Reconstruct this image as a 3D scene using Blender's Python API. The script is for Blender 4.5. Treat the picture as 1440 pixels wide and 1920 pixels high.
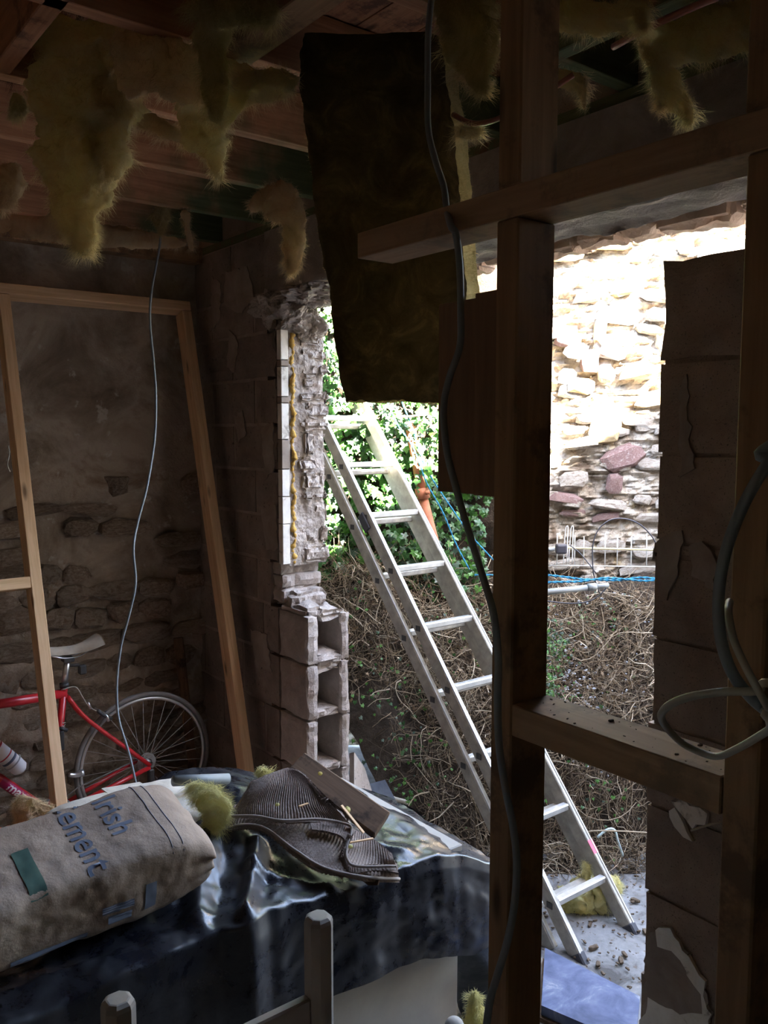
import bpy, bmesh, math, random
from mathutils import Vector, Matrix, noise
from mathutils.geometry import tessellate_polygon
for o in list(bpy.data.objects): bpy.data.objects.remove(o)
S = bpy.context.scene; COL = S.collection
# ---------------------------------------------------------------- camera
EYE = 1.97; FPX = 1600.0
YAW = math.radians(37.9); PIT = math.atan(152/1600)
Fh = Vector((math.sin(YAW), math.cos(YAW), 0)); RT = Vector((math.cos(YAW), -math.sin(YAW), 0))
FW = Fh*math.cos(PIT) + Vector((0, 0, -math.sin(PIT))); UP = Fh*math.sin(PIT) + Vector((0, 0, math.cos(PIT)))
cam = bpy.data.cameras.new('camera'); cam.lens = 36*FPX/1920; cam.sensor_width = 36; cam.sensor_fit = 'AUTO'; cam.clip_start = .02
co = bpy.data.objects.new('camera', cam); COL.objects.link(co)
co.matrix_world = Matrix.Translation((0, 0, EYE)) @ Matrix((RT, UP, -FW)).transposed().to_4x4()
S.camera = co
# ---------------------------------------------------------------- sky, sun, exposure
W = bpy.data.worlds.new('world'); S.world = W; W.use_nodes = True
nt = W.node_tree; bg = nt.nodes['Background']
sky = nt.nodes.new('ShaderNodeTexSky'); sky.sky_type = 'NISHITA'; sky.sun_disc = False
sky.sun_elevation = math.radians(43); sky.sun_rotation = math.radians(180); sky.dust_density = 1.2; sky.air_density = 1.1; sky.ozone_density = 1.0
bg2 = nt.nodes.new('ShaderNodeBackground'); bg2.inputs[0].default_value = (1, .95, .88, 1); bg2.inputs[1].default_value = 1.0   # even warm white fill added over the whole sky, as thin cloud
ads = nt.nodes.new('ShaderNodeAddShader'); nt.links.new(bg.outputs[0], ads.inputs[0]); nt.links.new(bg2.outputs[0], ads.inputs[1]); nt.links.new(ads.outputs[0], nt.nodes['World Output'].inputs[0])
nt.links.new(sky.outputs[0], bg.inputs[0]); bg.inputs[1].default_value = 1.6
sl = bpy.data.lights.new('sun', 'SUN'); sl.energy = 120; sl.angle = math.radians(.6); sl.color = (1, .93, .80)
so = bpy.data.objects.new('sun', sl); COL.objects.link(so)
so.rotation_euler = Vector((.02, .73, -.68)).to_track_quat('-Z', 'Y').to_euler(); so.location = (0, -6, 9)
S.view_settings.view_transform = 'Standard'; S.view_settings.look = 'None'; S.view_settings.gamma = 1; S.view_settings.use_curve_mapping = False
S.view_settings.exposure = 1.42
rnd = random.Random(7)
def st(o): o['kind'] = 'structure'; return o
# ---------------------------------------------------------------- pixel -> point helpers
def P(x, y, X=None, Y=None, Z=None, D=None):
    r = (x-720)/FPX; q = (960-y)/FPX
    d = FW + RT*r + UP*q
    if X is not None: t = X/d.x
    elif Y is not None: t = Y/d.y
    elif Z is not None: t = (Z-EYE)/d.z
    else: t = D/d.dot(Fh)
    return Vector((0, 0, EYE)) + d*t
def V(*a): return Vector(a)
def n3(p, s=1.0): return noise.noise(Vector(p)*s)
def fbm(p, s=1.0, o=4):
    v = 0; a = 1
    for i in range(o): v += a*noise.noise(Vector(p)*s); s *= 2.1; a *= .5
    return v
# ---------------------------------------------------------------- objects
def tag(o, label=None, cat=None, group=None, kind=None):
    if label: o['label'] = label
    if cat: o['category'] = cat
    if group: o['group'] = group
    if kind: o['kind'] = kind
    return o
def thing(name, label, cat, loc, group=None):
    o = bpy.data.objects.new(name, None); o.empty_display_size = .05; COL.objects.link(o); o.location = loc
    return tag(o, label, cat, group)
def mesh(verts, faces, smooth=False, name='m'):
    me = bpy.data.meshes.new(name); me.from_pydata([tuple(v) for v in verts], [], faces); me.update()
    if smooth: me.polygons.foreach_set('use_smooth', [True]*len(me.polygons))
    return me
def put(name, me, mat, parent=None, M=None):
    """link a mesh; M is its world matrix"""
    o = bpy.data.objects.new(name, me); COL.objects.link(o)
    if mat and not me.materials: me.materials.append(mat)
    M = M or Matrix.Identity(4)
    if parent:
        o.parent = parent; o.matrix_parent_inverse = Matrix.Identity(4)
        pw = Matrix.Translation(parent.location); q = parent.parent
        while q: pw = Matrix.Translation(q.location) @ pw; q = q.parent
        M = pw.inverted() @ M
    o.matrix_local = M
    if not parent: o.matrix_world = M
    return o
def bmm(bm, smooth=False):
    me = bpy.data.meshes.new('m'); bm.to_mesh(me); bm.free()
    if smooth: me.polygons.foreach_set('use_smooth', [True]*len(me.polygons))
    return me
def boxm(l, w, h, bev=.003, seg=1, cuts=0):
    bm = bmesh.new(); bmesh.ops.create_cube(bm, size=1)
    for v in bm.verts: v.co = Vector((v.co.x*l, v.co.y*w, v.co.z*h))
    if bev: bmesh.ops.bevel(bm, geom=bm.edges[:], offset=bev, segments=seg, affect='EDGES', profile=.5)
    return bmm(bm)
def frame_m(p0, p1, up=(0, 0, 1)):
    x = (Vector(p1)-Vector(p0)).normalized(); u = Vector(up); y = u.cross(x)
    if y.length < 1e-4: y = Vector((0, 1, 0)).cross(x)
    y.normalize(); z = x.cross(y)
    return Matrix((x, y, z)).transposed().to_4x4(), ((Vector(p1)-Vector(p0)).length)
def beam(name, p0, p1, w, h, mat, parent=None, up=(0, 0, 1), bev=.003):
    """timber with its length on local X; w along local Y, h along local Z"""
    R_, L = frame_m(p0, p1, up)
    M = Matrix.Translation((Vector(p0)+Vector(p1))/2) @ R_
    return put(name, boxm(L, w, h, bev), mat, parent, M)
def bx(name, x0, x1, y0, y1, z0, z1, mat, parent=None, bev=.003):
    L = [x1-x0, y1-y0, z1-z0]; c = V((x0+x1)/2, (y0+y1)/2, (z0+z1)/2)
    ax = L.index(max(L))
    if ax == 0: return put(name, boxm(L[0], L[1], L[2], bev), mat, parent, Matrix.Translation(c))
    if ax == 1:
        R_ = Matrix(((0, -1, 0), (1, 0, 0), (0, 0, 1))).to_4x4(); return put(name, boxm(L[1], L[0], L[2], bev), mat, parent, Matrix.Translation(c) @ R_)
    R_ = Matrix(((0, 0, -1), (0, 1, 0), (1, 0, 0))).to_4x4(); return put(name, boxm(L[2], L[1], L[0], bev), mat, parent, Matrix.Translation(c) @ R_)
def cr(pts, n):
    """Catmull-Rom through pts, n samples per span"""
    pts = [Vector(p) for p in pts]; q = [pts[0]*2-pts[1]]+pts+[pts[-1]*2-pts[-2]]; out = []
    for i in range(1, len(q)-2):
        a, b, c, d = q[i-1:i+3]
        for k in range(n):
            t = k/n; out.append(.5*((2*b)+(c-a)*t+(2*a-5*b+4*c-d)*t*t+(3*b-a-3*c+d)*t**3))
    out.append(pts[-1]); return out
def tubegeo(pts, r, n=8, closed=False, caps=True, V_=None, F_=None):
    vs = V_ if V_ is not None else []; fs = F_ if F_ is not None else []
    base = len(vs); N = len(pts); u = None
    for i, p in enumerate(pts):
        a = pts[i-1] if (i > 0 or closed) else p; b = pts[(i+1) % N] if (i < N-1 or closed) else p
        t = (b-a).normalized() if (b-a).length > 1e-9 else Vector((0, 0, 1))
        if u is None:
            u = t.orthogonal().normalized()
        else:
            u = (u - t*u.dot(t)); u = u.normalized() if u.length > 1e-6 else t.orthogonal().normalized()
        w = t.cross(u); rr = r(i/(N-1)) if callable(r) else r
        for k in range(n):
            an = 2*math.pi*k/n; vs.append(p+(u*math.cos(an)+w*math.sin(an))*rr)
    for i in range(N if closed else N-1):
        for k in range(n):
            j = (i+1) % N
            fs.append((base+i*n+k, base+i*n+(k+1) % n, base+j*n+(k+1) % n, base+j*n+k))
    if caps and not closed and n > 2:
        fs.append(tuple(base+k for k in range(n))[::-1]); fs.append(tuple(base+(N-1)*n+k for k in range(n)))
    return vs, fs
def tube(name, pts, r, mat, parent=None, n=8, span=6, smooth=True, closed=False):
    pts = [Vector(p) for p in pts]
    if span > 1 and len(pts) > 2: pts = cr(pts, span)
    o = parent.location if parent else pts[0].copy()
    if parent and parent.parent: o = o+parent.parent.location
    vs, fs = tubegeo(pts, r, n, closed)
    return put(name, mesh([v-o for v in vs], fs, smooth), mat, parent, Matrix.Translation(o))
def world_mesh(name, vs, fs, mat, parent=None, smooth=False, loc=None):
    o = Vector(loc) if loc is not None else (parent.location.copy() if parent else Vector((0, 0, 0)))
    return put(name, mesh([Vector(v)-o for v in vs], fs, smooth), mat, parent, Matrix.Translation(o))
def gridf(fn, nu, nv, flip=False):
    vs = [fn(i/nu, j/nv) for j in range(nv+1) for i in range(nu+1)]; fs = []
    for j in range(nv):
        for i in range(nu):
            a = j*(nu+1)+i; f = (a, a+1, a+nu+2, a+nu+1); fs.append(f[::-1] if flip else f)
    return vs, fs
def patch_fn(rows):
    """rows of control points -> smooth surface function (u along a row, v over rows)"""
    def lin(pts, t):
        n = len(pts)-1; x = min(max(t, 0), 1)*n; i = min(int(x), n-1); f = x-i
        p = [pts[max(i-1, 0)], pts[i], pts[i+1], pts[min(i+2, n)]]
        if i == 0: p[0] = p[1]*2-p[2]
        if i == n-1: p[3] = p[2]*2-p[1]
        a, b, c, d = p
        return .5*((2*b)+(c-a)*f+(2*a-5*b+4*c-d)*f*f+(3*b-a-3*c+d)*f**3)
    def f(u, v): return lin([lin(r, u) for r in rows], v)
    return f
def solid(vs, fs, th, nu, nv):
    """give a grid sheet thickness along its normals"""
    me = mesh(vs, fs); nn = [v.normal.copy() for v in me.vertices]; bpy.data.meshes.remove(me)
    N = len(vs); v2 = list(vs)+[Vector(vs[i])-nn[i]*th for i in range(N)]; f2 = list(fs)+[tuple(i+N for i in f)[::-1] for f in fs]
    W_ = nu+1
    for i in range(nu):
        a, b = i, i+1; f2.append((b, a, a+N, b+N)); a, b = nv*W_+i, nv*W_+i+1; f2.append((a, b, b+N, a+N))
    for j in range(nv):
        a, b = j*W_, (j+1)*W_; f2.append((a, b, b+N, a+N)); a, b = j*W_+nu, (j+1)*W_+nu; f2.append((b, a, a+N, b+N))
    return v2, f2
# ---------------------------------------------------------------- materials
MATS = {}
def nodes(name):
    m = bpy.data.materials.new(name); m.use_nodes = True; t = m.node_tree; b = t.nodes['Principled BSDF']; return m, t, b
def N(t, kind, **kw):
    n = t.nodes.new(kind)
    for k, v in kw.items():
        if k.startswith('i_'): n.inputs[k[2:].replace('_', ' ')].default_value = v
        else: setattr(n, k, v)
    return n
def ramp(t, fac, stops):
    r = t.nodes.new('ShaderNodeValToRGB'); e = r.color_ramp.elements
    while len(e) < len(stops): e.new(.5)
    for i, (p, c) in enumerate(stops): e[i].position = p; e[i].color = (*c, 1)
    t.links.new(fac, r.inputs[0]); return r.outputs[0]
def mixc(t, fac, a, b, mode='MIX'):
    m = t.nodes.new('ShaderNodeMix'); m.data_type = 'RGBA'; m.blend_type = mode
    for s, v in ((0, fac), (6, a), (7, b)):
        if hasattr(v, 'links'): t.links.new(v, m.inputs[s])
        else: m.inputs[s].default_value = v if s == 0 else (*v, 1)
    return m.outputs[2]
def coord(t, scale=(1, 1, 1), space='Object', rot=(0, 0, 0)):
    c = t.nodes.new('ShaderNodeTexCoord'); m = t.nodes.new('ShaderNodeMapping'); m.inputs['Scale'].default_value = scale; m.inputs['Rotation'].default_value = rot
    t.links.new(c.outputs[space], m.inputs[0]); return m.outputs[0]
def noi(t, vec, scale, detail=5, rough=.6, dist=0):
    n = t.nodes.new('ShaderNodeTexNoise'); n.inputs['Scale'].default_value = scale; n.inputs['Detail'].default_value = detail
    n.inputs['Roughness'].default_value = rough; n.inputs['Distortion'].default_value = dist; t.links.new(vec, n.inputs['Vector']); return n.outputs[0]
def bump(t, b, h, strength=.3, dist=.01):
    n = t.nodes.new('ShaderNodeBump'); n.inputs['Strength'].default_value = strength; n.inputs['Distance'].default_value = dist
    t.links.new(h, n.inputs['Height']); t.links.new(n.outputs[0], b.inputs['Normal'])
def rand_off(t, vec):
    oi = t.nodes.new('ShaderNodeObjectInfo'); m = t.nodes.new('ShaderNodeVectorMath'); m.operation = 'MULTIPLY_ADD'
    cx = t.nodes.new('ShaderNodeCombineXYZ')
    for k in range(3): t.links.new(oi.outputs['Random'], cx.inputs[k])
    t.links.new(cx.outputs[0], m.inputs[0]); m.inputs[1].default_value = (7.3, 13.1, 5.7); t.links.new(vec, m.inputs[2]); return m.outputs[0], oi.outputs['Random']
def wood(name, dark, light, knots=True, dirt=None, rough=.75):
    m, t, b = nodes(name)
    v, r = rand_off(t, coord(t))
    mp = t.nodes.new('ShaderNodeMapping'); mp.inputs['Scale'].default_value = (.9, 14, 14); t.links.new(v, mp.inputs[0])
    g = noi(t, mp.outputs[0], 3.2, 6, .62, .6)
    c = ramp(t, g, [(.3, dark), (.7, light)])
    if knots:
        mp2 = t.nodes.new('ShaderNodeMapping'); mp2.inputs['Scale'].default_value = (3.2, 11, 11); t.links.new(v, mp2.inputs[0])
        vo = t.nodes.new('ShaderNodeTexVoronoi'); vo.inputs['Scale'].default_value = 1; t.links.new(mp2.outputs[0], vo.inputs['Vector'])
        k = ramp(t, vo.outputs['Distance'], [(.06, (1, 1, 1)), (.16, (0, 0, 0))]); c = mixc(t, k, c, tuple(x*.35 for x in dark))
    if dirt:
        d = noi(t, coord(t), 7, 6, .7); c = mixc(t, ramp(t, d, [(.52, (0, 0, 0)), (.62, (1, 1, 1))]), c, dirt)
    t.links.new(c, b.inputs['Base Color']); b.inputs['Roughness'].default_value = rough; b.inputs['Specular IOR Level'].default_value = .25
    bump(t, b, g, .25, .002); return m
def rough_mat(name, stops, scale=6, bs=40, bstr=.6, bdist=.006, rough=.95, speck=None, space='Object', rnd_amt=.0, dist=.6):
    m, t, b = nodes(name); v, r = rand_off(t, coord(t, space=space)) if space == 'Object' else (coord(t, space=space), None)
    g = noi(t, v, scale, 8, .65, dist); c = ramp(t, g, stops)
    if speck:
        s = noi(t, v, speck[0], 4, .6); c = mixc(t, ramp(t, s, [(speck[1], (0, 0, 0)), (speck[1]+.06, (1, 1, 1))]), c, speck[2])
    if rnd_amt and r:
        hs = t.nodes.new('ShaderNodeHueSaturation'); mr = N(t, 'ShaderNodeMapRange'); t.links.new(r, mr.inputs[0]); mr.inputs[3].default_value = 1-rnd_amt; mr.inputs[4].default_value = 1+rnd_amt
        t.links.new(mr.outputs[0], hs.inputs['Value']); t.links.new(c, hs.inputs['Color']); c = hs.outputs[0]
    t.links.new(c, b.inputs['Base Color']); b.inputs['Roughness'].default_value = rough; b.inputs['Specular IOR Level'].default_value = .15
    h = noi(t, v, bs, 8, .7); bump(t, b, h, bstr, bdist); return m
def plain(name, c, rough=.5, metal=0, spec=.5, var=0, bs=0, bstr=.2):
    m, t, b = nodes(name); b.inputs['Roughness'].default_value = rough; b.inputs['Metallic'].default_value = metal; b.inputs['Specular IOR Level'].default_value = spec
    g = noi(t, coord(t), 18, 5, .6)
    cc = ramp(t, g, [(.3, tuple(x*(1-var) for x in c)), (.7, tuple(min(1, x*(1+var)) for x in c))])
    t.links.new(cc, b.inputs['Base Color'])
    if bs: bump(t, b, noi(t, coord(t), bs, 5), bstr, .003)
    return m
pine = wood('pine', (.56, .34, .18), (.80, .55, .33))
pine_mid = wood('pine_mid', (.30, .19, .11), (.46, .31, .19), dirt=(.24, .17, .11))
pine_dark = wood('pine_aged', (.23, .14, .075), (.36, .22, .12), dirt=(.16, .10, .06))
joist_m = wood('joist_red', (.26, .11, .055), (.44, .21, .11), dirt=(.13, .06, .035))
green_m = wood('treated_green', (.085, .10, .045), (.16, .17, .09), knots=False, dirt=(.16, .09, .05))
ply_m = wood('board_brown', (.17, .10, .06), (.24, .145, .085), knots=False)
rot_m = wood('old_timber', (.08, .045, .025), (.20, .12, .07), dirt=(.05, .03, .018))
jb, jt, jbb = nodes('joist_two_tone')
def two_tone():
    m, t, b = jb, jt, jbb
    v, r = rand_off(t, coord(t)); mp = t.nodes.new('ShaderNodeMapping'); mp.inputs['Scale'].default_value = (.9, 14, 14); t.links.new(v, mp.inputs[0])
    g = noi(t, mp.outputs[0], 3, 6, .62, .6)
    a = ramp(t, g, [(.3, (.34, .15, .075)), (.7, (.62, .33, .19))]); c = ramp(t, g, [(.3, (.075, .095, .04)), (.7, (.13, .15, .075))])
    geo = t.nodes.new('ShaderNodeNewGeometry'); sx = t.nodes.new('ShaderNodeSeparateXYZ'); t.links.new(geo.outputs['Position'], sx.inputs[0])
    nz = noi(t, coord(t), 5, 4); ad = N(t, 'ShaderNodeMath', operation='ADD'); t.links.new(sx.outputs[0], ad.inputs[0]); t.links.new(nz, ad.inputs[1])
    f = ramp(t, N2(t, ad.outputs[0], 1.95, 2.35), [(0, (0, 0, 0)), (1, (1, 1, 1))])
    t.links.new(mixc(t, f, a, c), b.inputs['Base Color']); b.inputs['Roughness'].default_value = .85; b.inputs['Specular IOR Level'].default_value = .2; bump(t, b, g, .25, .002)
def N2(t, s, a, b_):
    mr = N(t, 'ShaderNodeMapRange'); t.links.new(s, mr.inputs[0]); mr.inputs[1].default_value = a; mr.inputs[2].default_value = b_; return mr.outputs[0]
two_tone()
block_m = rough_mat('concrete_block', [(.3, (.17, .135, .11)), (.55, (.26, .21, .175)), (.75, (.34, .29, .245))], 5, 90, .7, .004, speck=(60, .62, (.10, .08, .065)), rnd_amt=.12)
block_broken = rough_mat('broken_block', [(.3, (.36, .31, .27)), (.6, (.52, .45, .40)), (.8, (.64, .57, .51))], 9, 60, 1, .01, rnd_amt=.08)
dark_block = rough_mat('dark_block', [(.3, (.24, .18, .14)), (.6, (.35, .27, .21)), (.8, (.42, .33, .26))], 6, 110, .8, .004, speck=(190, .6, (.14, .11, .085)), rnd_amt=.1)
plaster_old = rough_mat('old_plaster_wall', [(.28, (.14, .10, .07)), (.42, (.30, .235, .175)), (.55, (.46, .38, .30)), (.66, (.27, .19, .13)), (.8, (.58, .51, .42))], 2.6, 22, 1, .02, speck=(9, .62, (.52, .47, .40)))
stone_in = rough_mat('indoor_stone', [(.3, (.17, .12, .085)), (.5, (.35, .27, .20)), (.7, (.52, .44, .35))], 9, 40, 1, .012, rnd_amt=.25)
patch_m = rough_mat('render_patch', [(.3, (.24, .19, .155)), (.7, (.38, .32, .27))], 8, 60, .5, .003)
white_patch = rough_mat('white_plaster', [(.32, (.33, .29, .24)), (.42, (.72, .68, .61)), (.7, (.86, .83, .77))], 12, 60, .5, .004)
lint_m = rough_mat('lintel_concrete', [(.3, (.22, .18, .15)), (.7, (.40, .34, .29))], 6, 50, 1, .01)
brick_pale = rough_mat('outer_lintel', [(.3, (.66, .42, .28)), (.6, (.80, .60, .45)), (.8, (.88, .76, .64))], 9, 60, 1, .01)  # paler orange than the brick itself, standing in for light from below
wash = rough_mat('whitewashed_stone', [(.34, (.24, .18, .13)), (.46, (.46, .40, .33)), (.7, (.64, .61, .56))], 7, 30, 1, .02, rnd_amt=.1, speck=(11, .64, (.50, .30, .22)))
red_stone = rough_mat('red_stone', [(.35, (.22, .135, .125)), (.5, (.26, .16, .145)), (.6, (.34, .25, .22)), (.70, (.56, .50, .46))], 14, 40, 1, .015, rnd_amt=.2)
ochre_stone = rough_mat('ochre_stone', [(.3, (.48, .34, .16)), (.6, (.66, .52, .32)), (.8, (.82, .72, .56))], 10, 40, 1, .015, rnd_amt=.15)
wall_base_m = rough_mat('whitewash_mortar', [(.36, (.16, .115, .08)), (.48, (.38, .32, .25)), (.7, (.62, .585, .53))], 6, 26, 1, .03, speck=(14, .60, (.40, .33, .22)))
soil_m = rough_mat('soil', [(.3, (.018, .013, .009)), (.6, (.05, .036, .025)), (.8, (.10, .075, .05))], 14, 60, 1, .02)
ground_m = rough_mat('dusty_concrete', [(.34, (.08, .075, .07)), (.46, (.17, .165, .16)), (.7, (.26, .255, .25))], 7, 50, .6, .006, speck=(26, .62, (.13, .11, .09)))
floor_m = rough_mat('dirt_floor', [(.3, (.17, .14, .115)), (.7, (.36, .31, .26))], 4, 30, .8, .01)
blue_m = rough_mat('blue_grey_board', [(.36, (.06, .075, .13)), (.52, (.10, .12, .20)), (.58, (.13, .15, .22)), (.66, (.26, .27, .31))], 7, 60, .3, .002, rough=.55)  # mottled blue-grey tone of the threshold board
foam_m = rough_mat('yellow_foam', [(.3, (.42, .24, .06)), (.6, (.66, .42, .12)), (.8, (.75, .55, .25))], 30, 80, 1, .006)
alu = plain('aluminium', (.46, .46, .45), .42, .7, .5, .15); alu_worn = plain('aluminium_worn', (.36, .335, .29), .55, .35, .5, .3)
rubber = plain('rubber', (.05, .05, .06), .7, 0, .4, .2)
cable_g = plain('grey_cable', (.20, .23, .25), .5, 0, .4, .08); cable_l = plain('pale_cable', (.40, .38, .32), .55, 0, .4, .08); cable_b = plain('black_cable', (.035, .035, .045), .45, 0, .5, .1)
red_p = plain('red_paint', (.55, .022, .03), .3, 0, .6, .08); wht = plain('white_plastic', (.75, .72, .70), .4, 0, .5, .05)
steel = plain('bright_steel', (.6, .6, .6), .3, .9, .5, .1); tyre_m = plain('tyre', (.16, .15, .14), .85, 0, .3, .2); rim_m = plain('rim', (.45, .44, .42), .4, .6, .5, .1)
dusty = plain('dusty_saddle', (.42, .37, .30), .8, 0, .3, .15); black_p = plain('black_plastic_part', (.04, .04, .04), .5, 0, .5, .2)
taupe = rough_mat('taupe_paint', [(.3, (.34, .31, .275)), (.7, (.41, .375, .33))], 5, 80, .15, .002, rough=.6)
taupe_dust = rough_mat('dust', [(.3, (.36, .33, .30)), (.7, (.48, .45, .42))], 30, 90, .5, .002)
rope_m = plain('blue_rope', (.02, .17, .30), .6, 0, .3, .25); terra = plain('terracotta_pipe', (.36, .13, .07), .7, 0, .3, .25, 60, .4)
gpipe = plain('grey_pipe', (.22, .235, .235), .5, 0, .4, .1); wire_w = plain('white_wire', (.75, .75, .74), .45, 0, .5, .05); wire_y = plain('yellowed_rail', (.62, .56, .30), .5, 0, .4, .1)
ink_b = plain('blue_ink', (.12, .135, .18), .8, 0, .2, .15); ink_g = plain('green_ink', (.06, .105, .085), .8, 0, .2, .15); ink_w = plain('white_lettering', (.85, .8, .8), .5, 0, .3, .02); ink_m = plain('magenta_panel', (.38, .01, .09), .4, 0, .4, .05)
orange_m = plain('orange_sack', (.80, .16, .06), .55, 0, .4, .12, 40, .3)
pink_m = plain('pink_mark', (.6, .12, .18), .7); slate_m = rough_mat('slate_grey', [(.3, (.035, .038, .045)), (.6, (.065, .07, .08)), (.8, (.14, .145, .155))], 5, 40, .5, .004, rough=.9)
def wool_mat(name, c1, c2, c3):
    m, t, b = nodes(name); v, r = rand_off(t, coord(t)); g = noi(t, v, 9, 8, .7, .8); c = ramp(t, g, [(.3, c1), (.52, c2), (.72, c3)])
    t.links.new(c, b.inputs['Base Color']); b.inputs['Roughness'].default_value = 1; b.inputs['Specular IOR Level'].default_value = 0
    tr = t.nodes.new('ShaderNodeBsdfTranslucent'); t.links.new(c, tr.inputs[0]); mx = t.nodes.new('ShaderNodeMixShader'); mx.inputs[0].default_value = .45
    t.links.new(b.outputs[0], mx.inputs[1]); t.links.new(tr.outputs[0], mx.inputs[2]); t.links.new(mx.outputs[0], t.nodes['Material Output'].inputs[0])
    bump(t, b, noi(t, v, 60, 6, .75, 1.5), 1, .012); return m
wool_y = wool_mat('wool_yellow', (.80, .60, .28), (.95, .81, .46), (.98, .92, .66))
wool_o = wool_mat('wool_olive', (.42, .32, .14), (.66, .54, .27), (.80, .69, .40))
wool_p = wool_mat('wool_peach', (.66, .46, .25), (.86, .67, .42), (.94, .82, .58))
wool_d = wool_mat('wool_dark', (.045, .031, .018), (.09, .064, .040), (.19, .14, .085))  # darkest brown wool, for the batt's front face and the corner fill
wool_l = wool_mat('wool_lemon', (.74, .64, .24), (.86, .79, .40), (.92, .88, .58))
def leaf_mat(name, c1, c2, gl=.35):
    m, t, b = nodes(name); oi = t.nodes.new('ShaderNodeObjectInfo'); g = noi(t, coord(t, space='Object'), 9, 3); c = ramp(t, g, [(.35, c1), (.65, c2)])
    t.links.new(c, b.inputs['Base Color']); b.inputs['Roughness'].default_value = gl; b.inputs['Specular IOR Level'].default_value = .5
    tr = t.nodes.new('ShaderNodeBsdfTranslucent'); t.links.new(c, tr.inputs[0]); mx = t.nodes.new('ShaderNodeMixShader'); mx.inputs[0].default_value = .3
    t.links.new(b.outputs[0], mx.inputs[1]); t.links.new(tr.outputs[0], mx.inputs[2]); t.links.new(mx.outputs[0], t.nodes['Material Output'].inputs[0]); return m
leaf_a = leaf_mat('ivy_leaf', (.018, .06, .012), (.045, .13, .03)); leaf_b = leaf_mat('ivy_leaf_bright', (.05, .16, .02), (.10, .25, .05)); leaf_c = leaf_mat('ivy_leaf_grey', (.03, .06, .035), (.10, .15, .11))
dead_leaf = leaf_mat('dead_leaf', (.13, .085, .045), (.25, .18, .11), .8)
twig_a = plain('twig_tan', (.22, .165, .105), .85, 0, .2, .3); twig_b = plain('twig_brown', (.10, .072, .048), .85, 0, .2, .3); twig_c = plain('twig_pale', (.38, .31, .22), .85, 0, .2, .2)
debris_w = plain('white_debris', (.42, .44, .47), .8, 0, .2, .1)
def plastic_mat():
    m, t, b = nodes('black_sheeting'); v = coord(t, space='Object')
    d = noi(t, v, 9, 10, .8, .4); f = ramp(t, d, [(.45, (0, 0, 0)), (.80, (1, 1, 1))])
    t.links.new(mixc(t, f, (.006, .007, .012), (.055, .053, .054)), b.inputs['Base Color'])
    t.links.new(ramp(t, d, [(.44, (.26, .26, .26)), (.66, (.50, .50, .50))]), b.inputs['Roughness']); b.inputs['Specular IOR Level'].default_value = .6
    bump(t, b, noi(t, v, 9, 3, .5, .8), .09, .010); return m
sheet_m = plastic_mat()
paper_m = rough_mat('brown_paper', [(.3, (.24, .175, .135)), (.6, (.32, .245, .195)), (.8, (.38, .30, .25))], 4, 12, .5, .012, rough=.8)
paper_l = rough_mat('pale_paper', [(.3, (.50, .43, .35)), (.6, (.66, .59, .50)), (.8, (.72, .66, .58))], 5, 14, .4, .01, rough=.85)  # lighter paper tone for the rear bag and the scraps on it
towel_m = rough_mat('towel_taupe', [(.3, (.22, .165, .135)), (.6, (.31, .245, .205)), (.8, (.38, .31, .265))], 18, 220, .8, .003)
hem_m = plain('towel_hem', (.30, .25, .22), .9, 0, .1, .1)
# ================================================================ STRUCTURE
def st_unused(o): o['kind'] = 'structure'; return o
CZ = 2.94
fl = st(bx('floor', -1.6, 2.33, -1.6, 4.5, -.2, 0, floor_m, bev=0))
# walls behind and beside the camera
near = st(bx('wall_near', -1.75, 2.33, -1.75, -1.6, -.1, 3.2, dark_block, bev=0))
back = st(thing('wall_back', None, None, (-1.68, 1, 0)))
for a in ((-1.6, .2, -.1, 3.2), (.30, 4.5, -.1, 3.2), (.2, .30, -.1, 1.75), (.2, .30, 2.05, 3.2)): bx('wall_panel', -1.75, -1.6, a[0], a[1], a[2], a[3], dark_block, back, bev=0)  # the gap left here is an added opening, lighting the studs from behind
# left wall with the bicycle: rough plastered rubble, displaced
def wl(u, v):
    x = -1.62+u*3.74; z = -.02+v*3.1
    low = 1/(1+math.exp((z-1.45)*5))
    d = fbm((x, 3, z), 1.6, 3)*.025 + fbm((x*1.0, 5, z*1.9), 4.5, 4)*(.008+.035*low)
    c = noise.cell(Vector((x*2.3, 1, z*5)))*0
    return V(x, 4.37-.02-d, z)
vs, fs = gridf(wl, 200, 165)
vs += [V(-1.62, 4.6, -.02), V(2.12, 4.6, -.02), V(2.12, 4.6, 3.08), V(-1.62, 4.6, 3.08)]
wleft = st(world_mesh('wall_left', vs, fs, plaster_old, smooth=True))
def rock_mesh(seed, bev=.28):
    r = random.Random(seed); bm = bmesh.new(); bmesh.ops.create_cube(bm, size=1)
    bmesh.ops.bevel(bm, geom=bm.edges[:], offset=bev*.8, segments=1, affect='EDGES')
    for v in bm.verts: v.co += Vector((r.uniform(-.1, .1), r.uniform(-.1, .1), r.uniform(-.13, .13)))
    return bmm(bm)
def rocks_on(parent, mats, places, base_seed):
    """places: (centre, right axis, up axis, out axis, w, h, d, tilt, mat index)"""
    cache = {}
    for k, (c, ax, au, ao, w, h, d, tl, mi) in enumerate(places):
        key = (k % 9, mi)
        if key not in cache:
            cache[key] = rock_mesh(base_seed+k % 9); cache[key].materials.append(mats[mi])
        R_ = Matrix((ax, ao, au)).transposed().to_4x4()
        M = Matrix.Translation(c) @ R_ @ Matrix.Rotation(tl, 4, 'Y') @ Matrix.Diagonal((w, d, h, 1))
        put('stone', cache[key], None, parent, M)
rr = random.Random(3); pl = []
z = .06
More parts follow.
